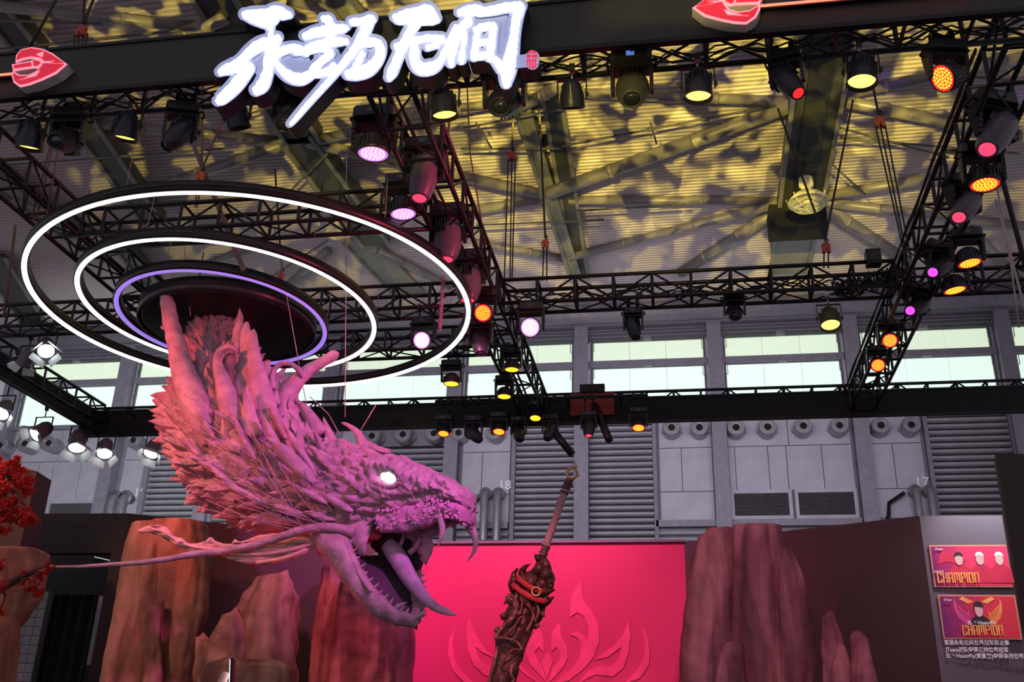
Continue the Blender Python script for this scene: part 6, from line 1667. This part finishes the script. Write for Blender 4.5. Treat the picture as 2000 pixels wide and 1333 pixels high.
sheet('fin', [(468, 600), (462, 622), (455, 645), (452, 680), (465, 690), (474, 650), (476, 620)], lambda x, y: .05, .02)
sheet('fin', [(480, 660), (488, 648), (496, 642), (502, 652), (508, 690), (520, 728), (534, 768), (544, 806), (556, 850), (520, 885), (488, 862), (480, 810), (482, 760), (484, 710)], lambda x, y: -.36, .03)
sheet('fin', [(438, 756), (450, 790), (468, 830), (492, 870), (470, 890), (436, 880), (424, 850), (432, 800)], lambda x, y: -.42, .028)
sheet('fin', [(482, 752), (492, 776), (500, 806), (516, 850), (490, 858), (468, 846), (472, 800)], lambda x, y: -.46, .022)
horn('horn', [(548, 850, 20, -.02), (552, 806, 24, 0), (560, 776, 23, 0), (580, 745, 17, 0), (606, 722, 14, 0), (632, 707, 11.5, 0), (648, 697, 12, 0), (655, 690, 10, 0), (657, 687, 6, 0)], n=16, bumps=.010)
horn('horn', [(533, 760, 7, -.1), (531, 738, 6.5, -.1), (538, 720, 6, -.1), (552, 711, 5.5, -.1), (568, 712, 5.5, -.1), (582, 722, 6, -.1), (592, 736, 6, -.05)], n=10)
horn('spine', [(556, 810, 12, -.05), (562, 790, 8, -.05), (566, 775, 4, -.05), (569, 763, .5, -.05)])
horn('spine', [(624, 852, 22, -.02), (612, 826, 15, -.02), (598, 802, 10, -.02), (584, 788, 6, -.02), (572, 778, 3, -.02), (568, 762, .5, -.02)])
horn('spine', [(650, 868, 22, 0), (640, 842, 14, 0), (634, 824, 7, 0), (632, 814, .6, 0)], flat=.6)
horn('spine', [(716, 892, 18, .02), (708, 866, 11, .02), (698, 846, 7.5, .02), (684, 834, 5, .02), (672, 828, 3.5, .02), (666, 826, .6, .02)])
horn('spine', [(744, 896, 14, .02), (732, 880, 9, .02), (722, 868, 5, .02), (714, 858, .5, .02)])
horn('spine', [(596, 850, 22, -.1), (582, 828, 14, -.1), (572, 812, 8, -.1), (560, 802, 4, -.12), (550, 800, .5, -.12)], flat=.6)
horn('brow_spike', [(762, 898, 9, -.05), (750, 888, 6, -.05), (742, 884, 1, -.05)]); horn('brow_spike', [(800, 905, 8, -.08), (786, 893, 4, -.08), (778, 890, .6, -.08)])
horn('brow_spike', [(730, 930, 13, -.30), (716, 918, 8, -.32), (704, 914, 1, -.33)])
# large feather blades over the mane
for j, (a, b, wd, dy) in enumerate([(a, b, wd * .62, dy) for a, b, wd, dy in [((618, 946), (520, 852), 26, -.50), ((560, 905), (508, 805), 13, -.50), ((500, 900), (462, 838), 11, -.56), ((620, 935), (548, 822), 14, -.42), ((470, 960), (400, 905), 11, -.46), ((520, 985), (430, 940), 12, -.42),
                                    ((640, 985), (556, 940), 13, -.42), ((600, 1010), (520, 985), 14, -.34), ((400, 900), (352, 850), 10, -.44), ((440, 930), (370, 892), 11, -.46), ((660, 930), (600, 868), 14, -.36), ((690, 950), (630, 905), 15, -.37),
                                    ((655, 1015), (590, 1000), 14, -.33), ((690, 1000), (625, 965), 15, -.38), ((560, 860), (525, 790), 11, -.40), ((640, 900), (610, 838), 12, -.25), ((420, 860), (385, 800), 9, -.48), ((480, 860), (445, 800), 10, -.50)]]):
    ax, ay = a; bx_, by = b; dx, dy_ = bx_ - ax, by - ay; L = math.hypot(dx, dy_); nx, ny = -dy_ / L, dx / L
    o = []
    for t, w in ((0, .35), (.2, .8), (.45, 1), (.7, .8), (.9, .35)): o.append((ax + dx * t + nx * wd * w, ay + dy_ * t + ny * wd * w))
    o.append((bx_, by))
    for t, w in ((.9, .35), (.7, .8), (.45, 1), (.2, .8), (0, .35)): o.append((ax + dx * t - nx * wd * w, ay + dy_ * t - ny * wd * w))
    sheet('feather_blade', o, (lambda dd, x0, y0, x1, y1: (lambda x, y: dd + .03 - .10 * min(1, max(0, math.hypot(x - x0, y - y0) / 120))))(dy, ax, ay, bx_, by), .028, sub=2)
# fine fibres across the mane
rr = random.Random(21)
for k in range(16):
    if k < 6: a = (rr.uniform(395, 440), rr.uniform(925, 1000)); b2 = (rr.uniform(520, 640), rr.uniform(1010, 1055))
    elif k < 11: a = (rr.uniform(330, 420), rr.uniform(760, 880)); b2 = (rr.uniform(430, 560), rr.uniform(880, 960))
    else: a = (rr.uniform(450, 560), rr.uniform(820, 900)); b2 = (rr.uniform(560, 660), rr.uniform(960, 1040))
    m_ = ((a[0] + b2[0]) / 2 + rr.uniform(-12, 12), (a[1] + b2[1]) / 2 + rr.uniform(-14, 14))
    pp_ = path([a, m_, b2], 6); MB().tube([D(x, y, -.50 - .10 * math.sin(PI * i / (len(pp_) - 1)) + .10 * k / 26) for i, (x, y) in enumerate(pp_)], [.0032] * len(pp_), 5).build('fibre', M['clay'], dr)
# whisker and frond
horn('whisker', [(690, 1040, 11, -.26), (660, 1033, 9.5, -.30), (625, 1031, 9, -.32), (585, 1038, 8.5, -.34), (540, 1052, 8, -.34), (490, 1067, 7.5, -.36), (430, 1078, 7, -.38), (380, 1083, 6.5, -.42), (330, 1092, 5.5, -.46), (280, 1099, 4.8, -.50), (225, 1103, 4.2, -.55), (165, 1107, 3.4, -.62), (115, 1108, 2.6, -.68), (80, 1105, 2.0, -.72), (44, 1101, 1.4, -.76)], n=12, bumps=.003)
sheet('frond', [(266, 1037), (280, 1030), (297, 1025), (312, 1026), (325, 1030), (332, 1038), (338, 1046), (347, 1050), (357, 1052), (364, 1060), (372, 1062), (385, 1062), (400, 1058), (411, 1049), (418, 1056), (436, 1062), (452, 1062), (459, 1053), (466, 1060), (485, 1054), (505, 1046), (535, 1042), (568, 1044), (600, 1042), (640, 1046), (640, 1062), (600, 1080), (560, 1096), (515, 1105), (479, 1101), (450, 1094), (430, 1086), (410, 1079), (383, 1077), (355, 1071), (332, 1060), (310, 1047), (290, 1040), (275, 1042)],
      lambda x, y: -.16 - .0008 * (640 - x) + .02 * math.sin(x * .05), .016, 'frond', bul=.06)
for pts in ([(290, 1032, 2.2, -.46), (320, 1040, 2.6, -.45), (345, 1056, 3, -.43), (375, 1068, 3.4, -.40), (420, 1074, 3.6, -.37), (480, 1084, 4, -.32), (560, 1076, 4.5, -.26), (630, 1056, 5, -.20)], [(460, 1058, 2, -.33), (500, 1068, 2.5, -.30), (560, 1066, 3, -.25)], [(413, 1052, 2, -.37), (425, 1066, 2.5, -.36)], [(500, 1100, 3.5, -.30), (550, 1092, 4, -.26), (600, 1074, 4.5, -.22)]):
    horn('frond_vein', pts, 'frond', 8)
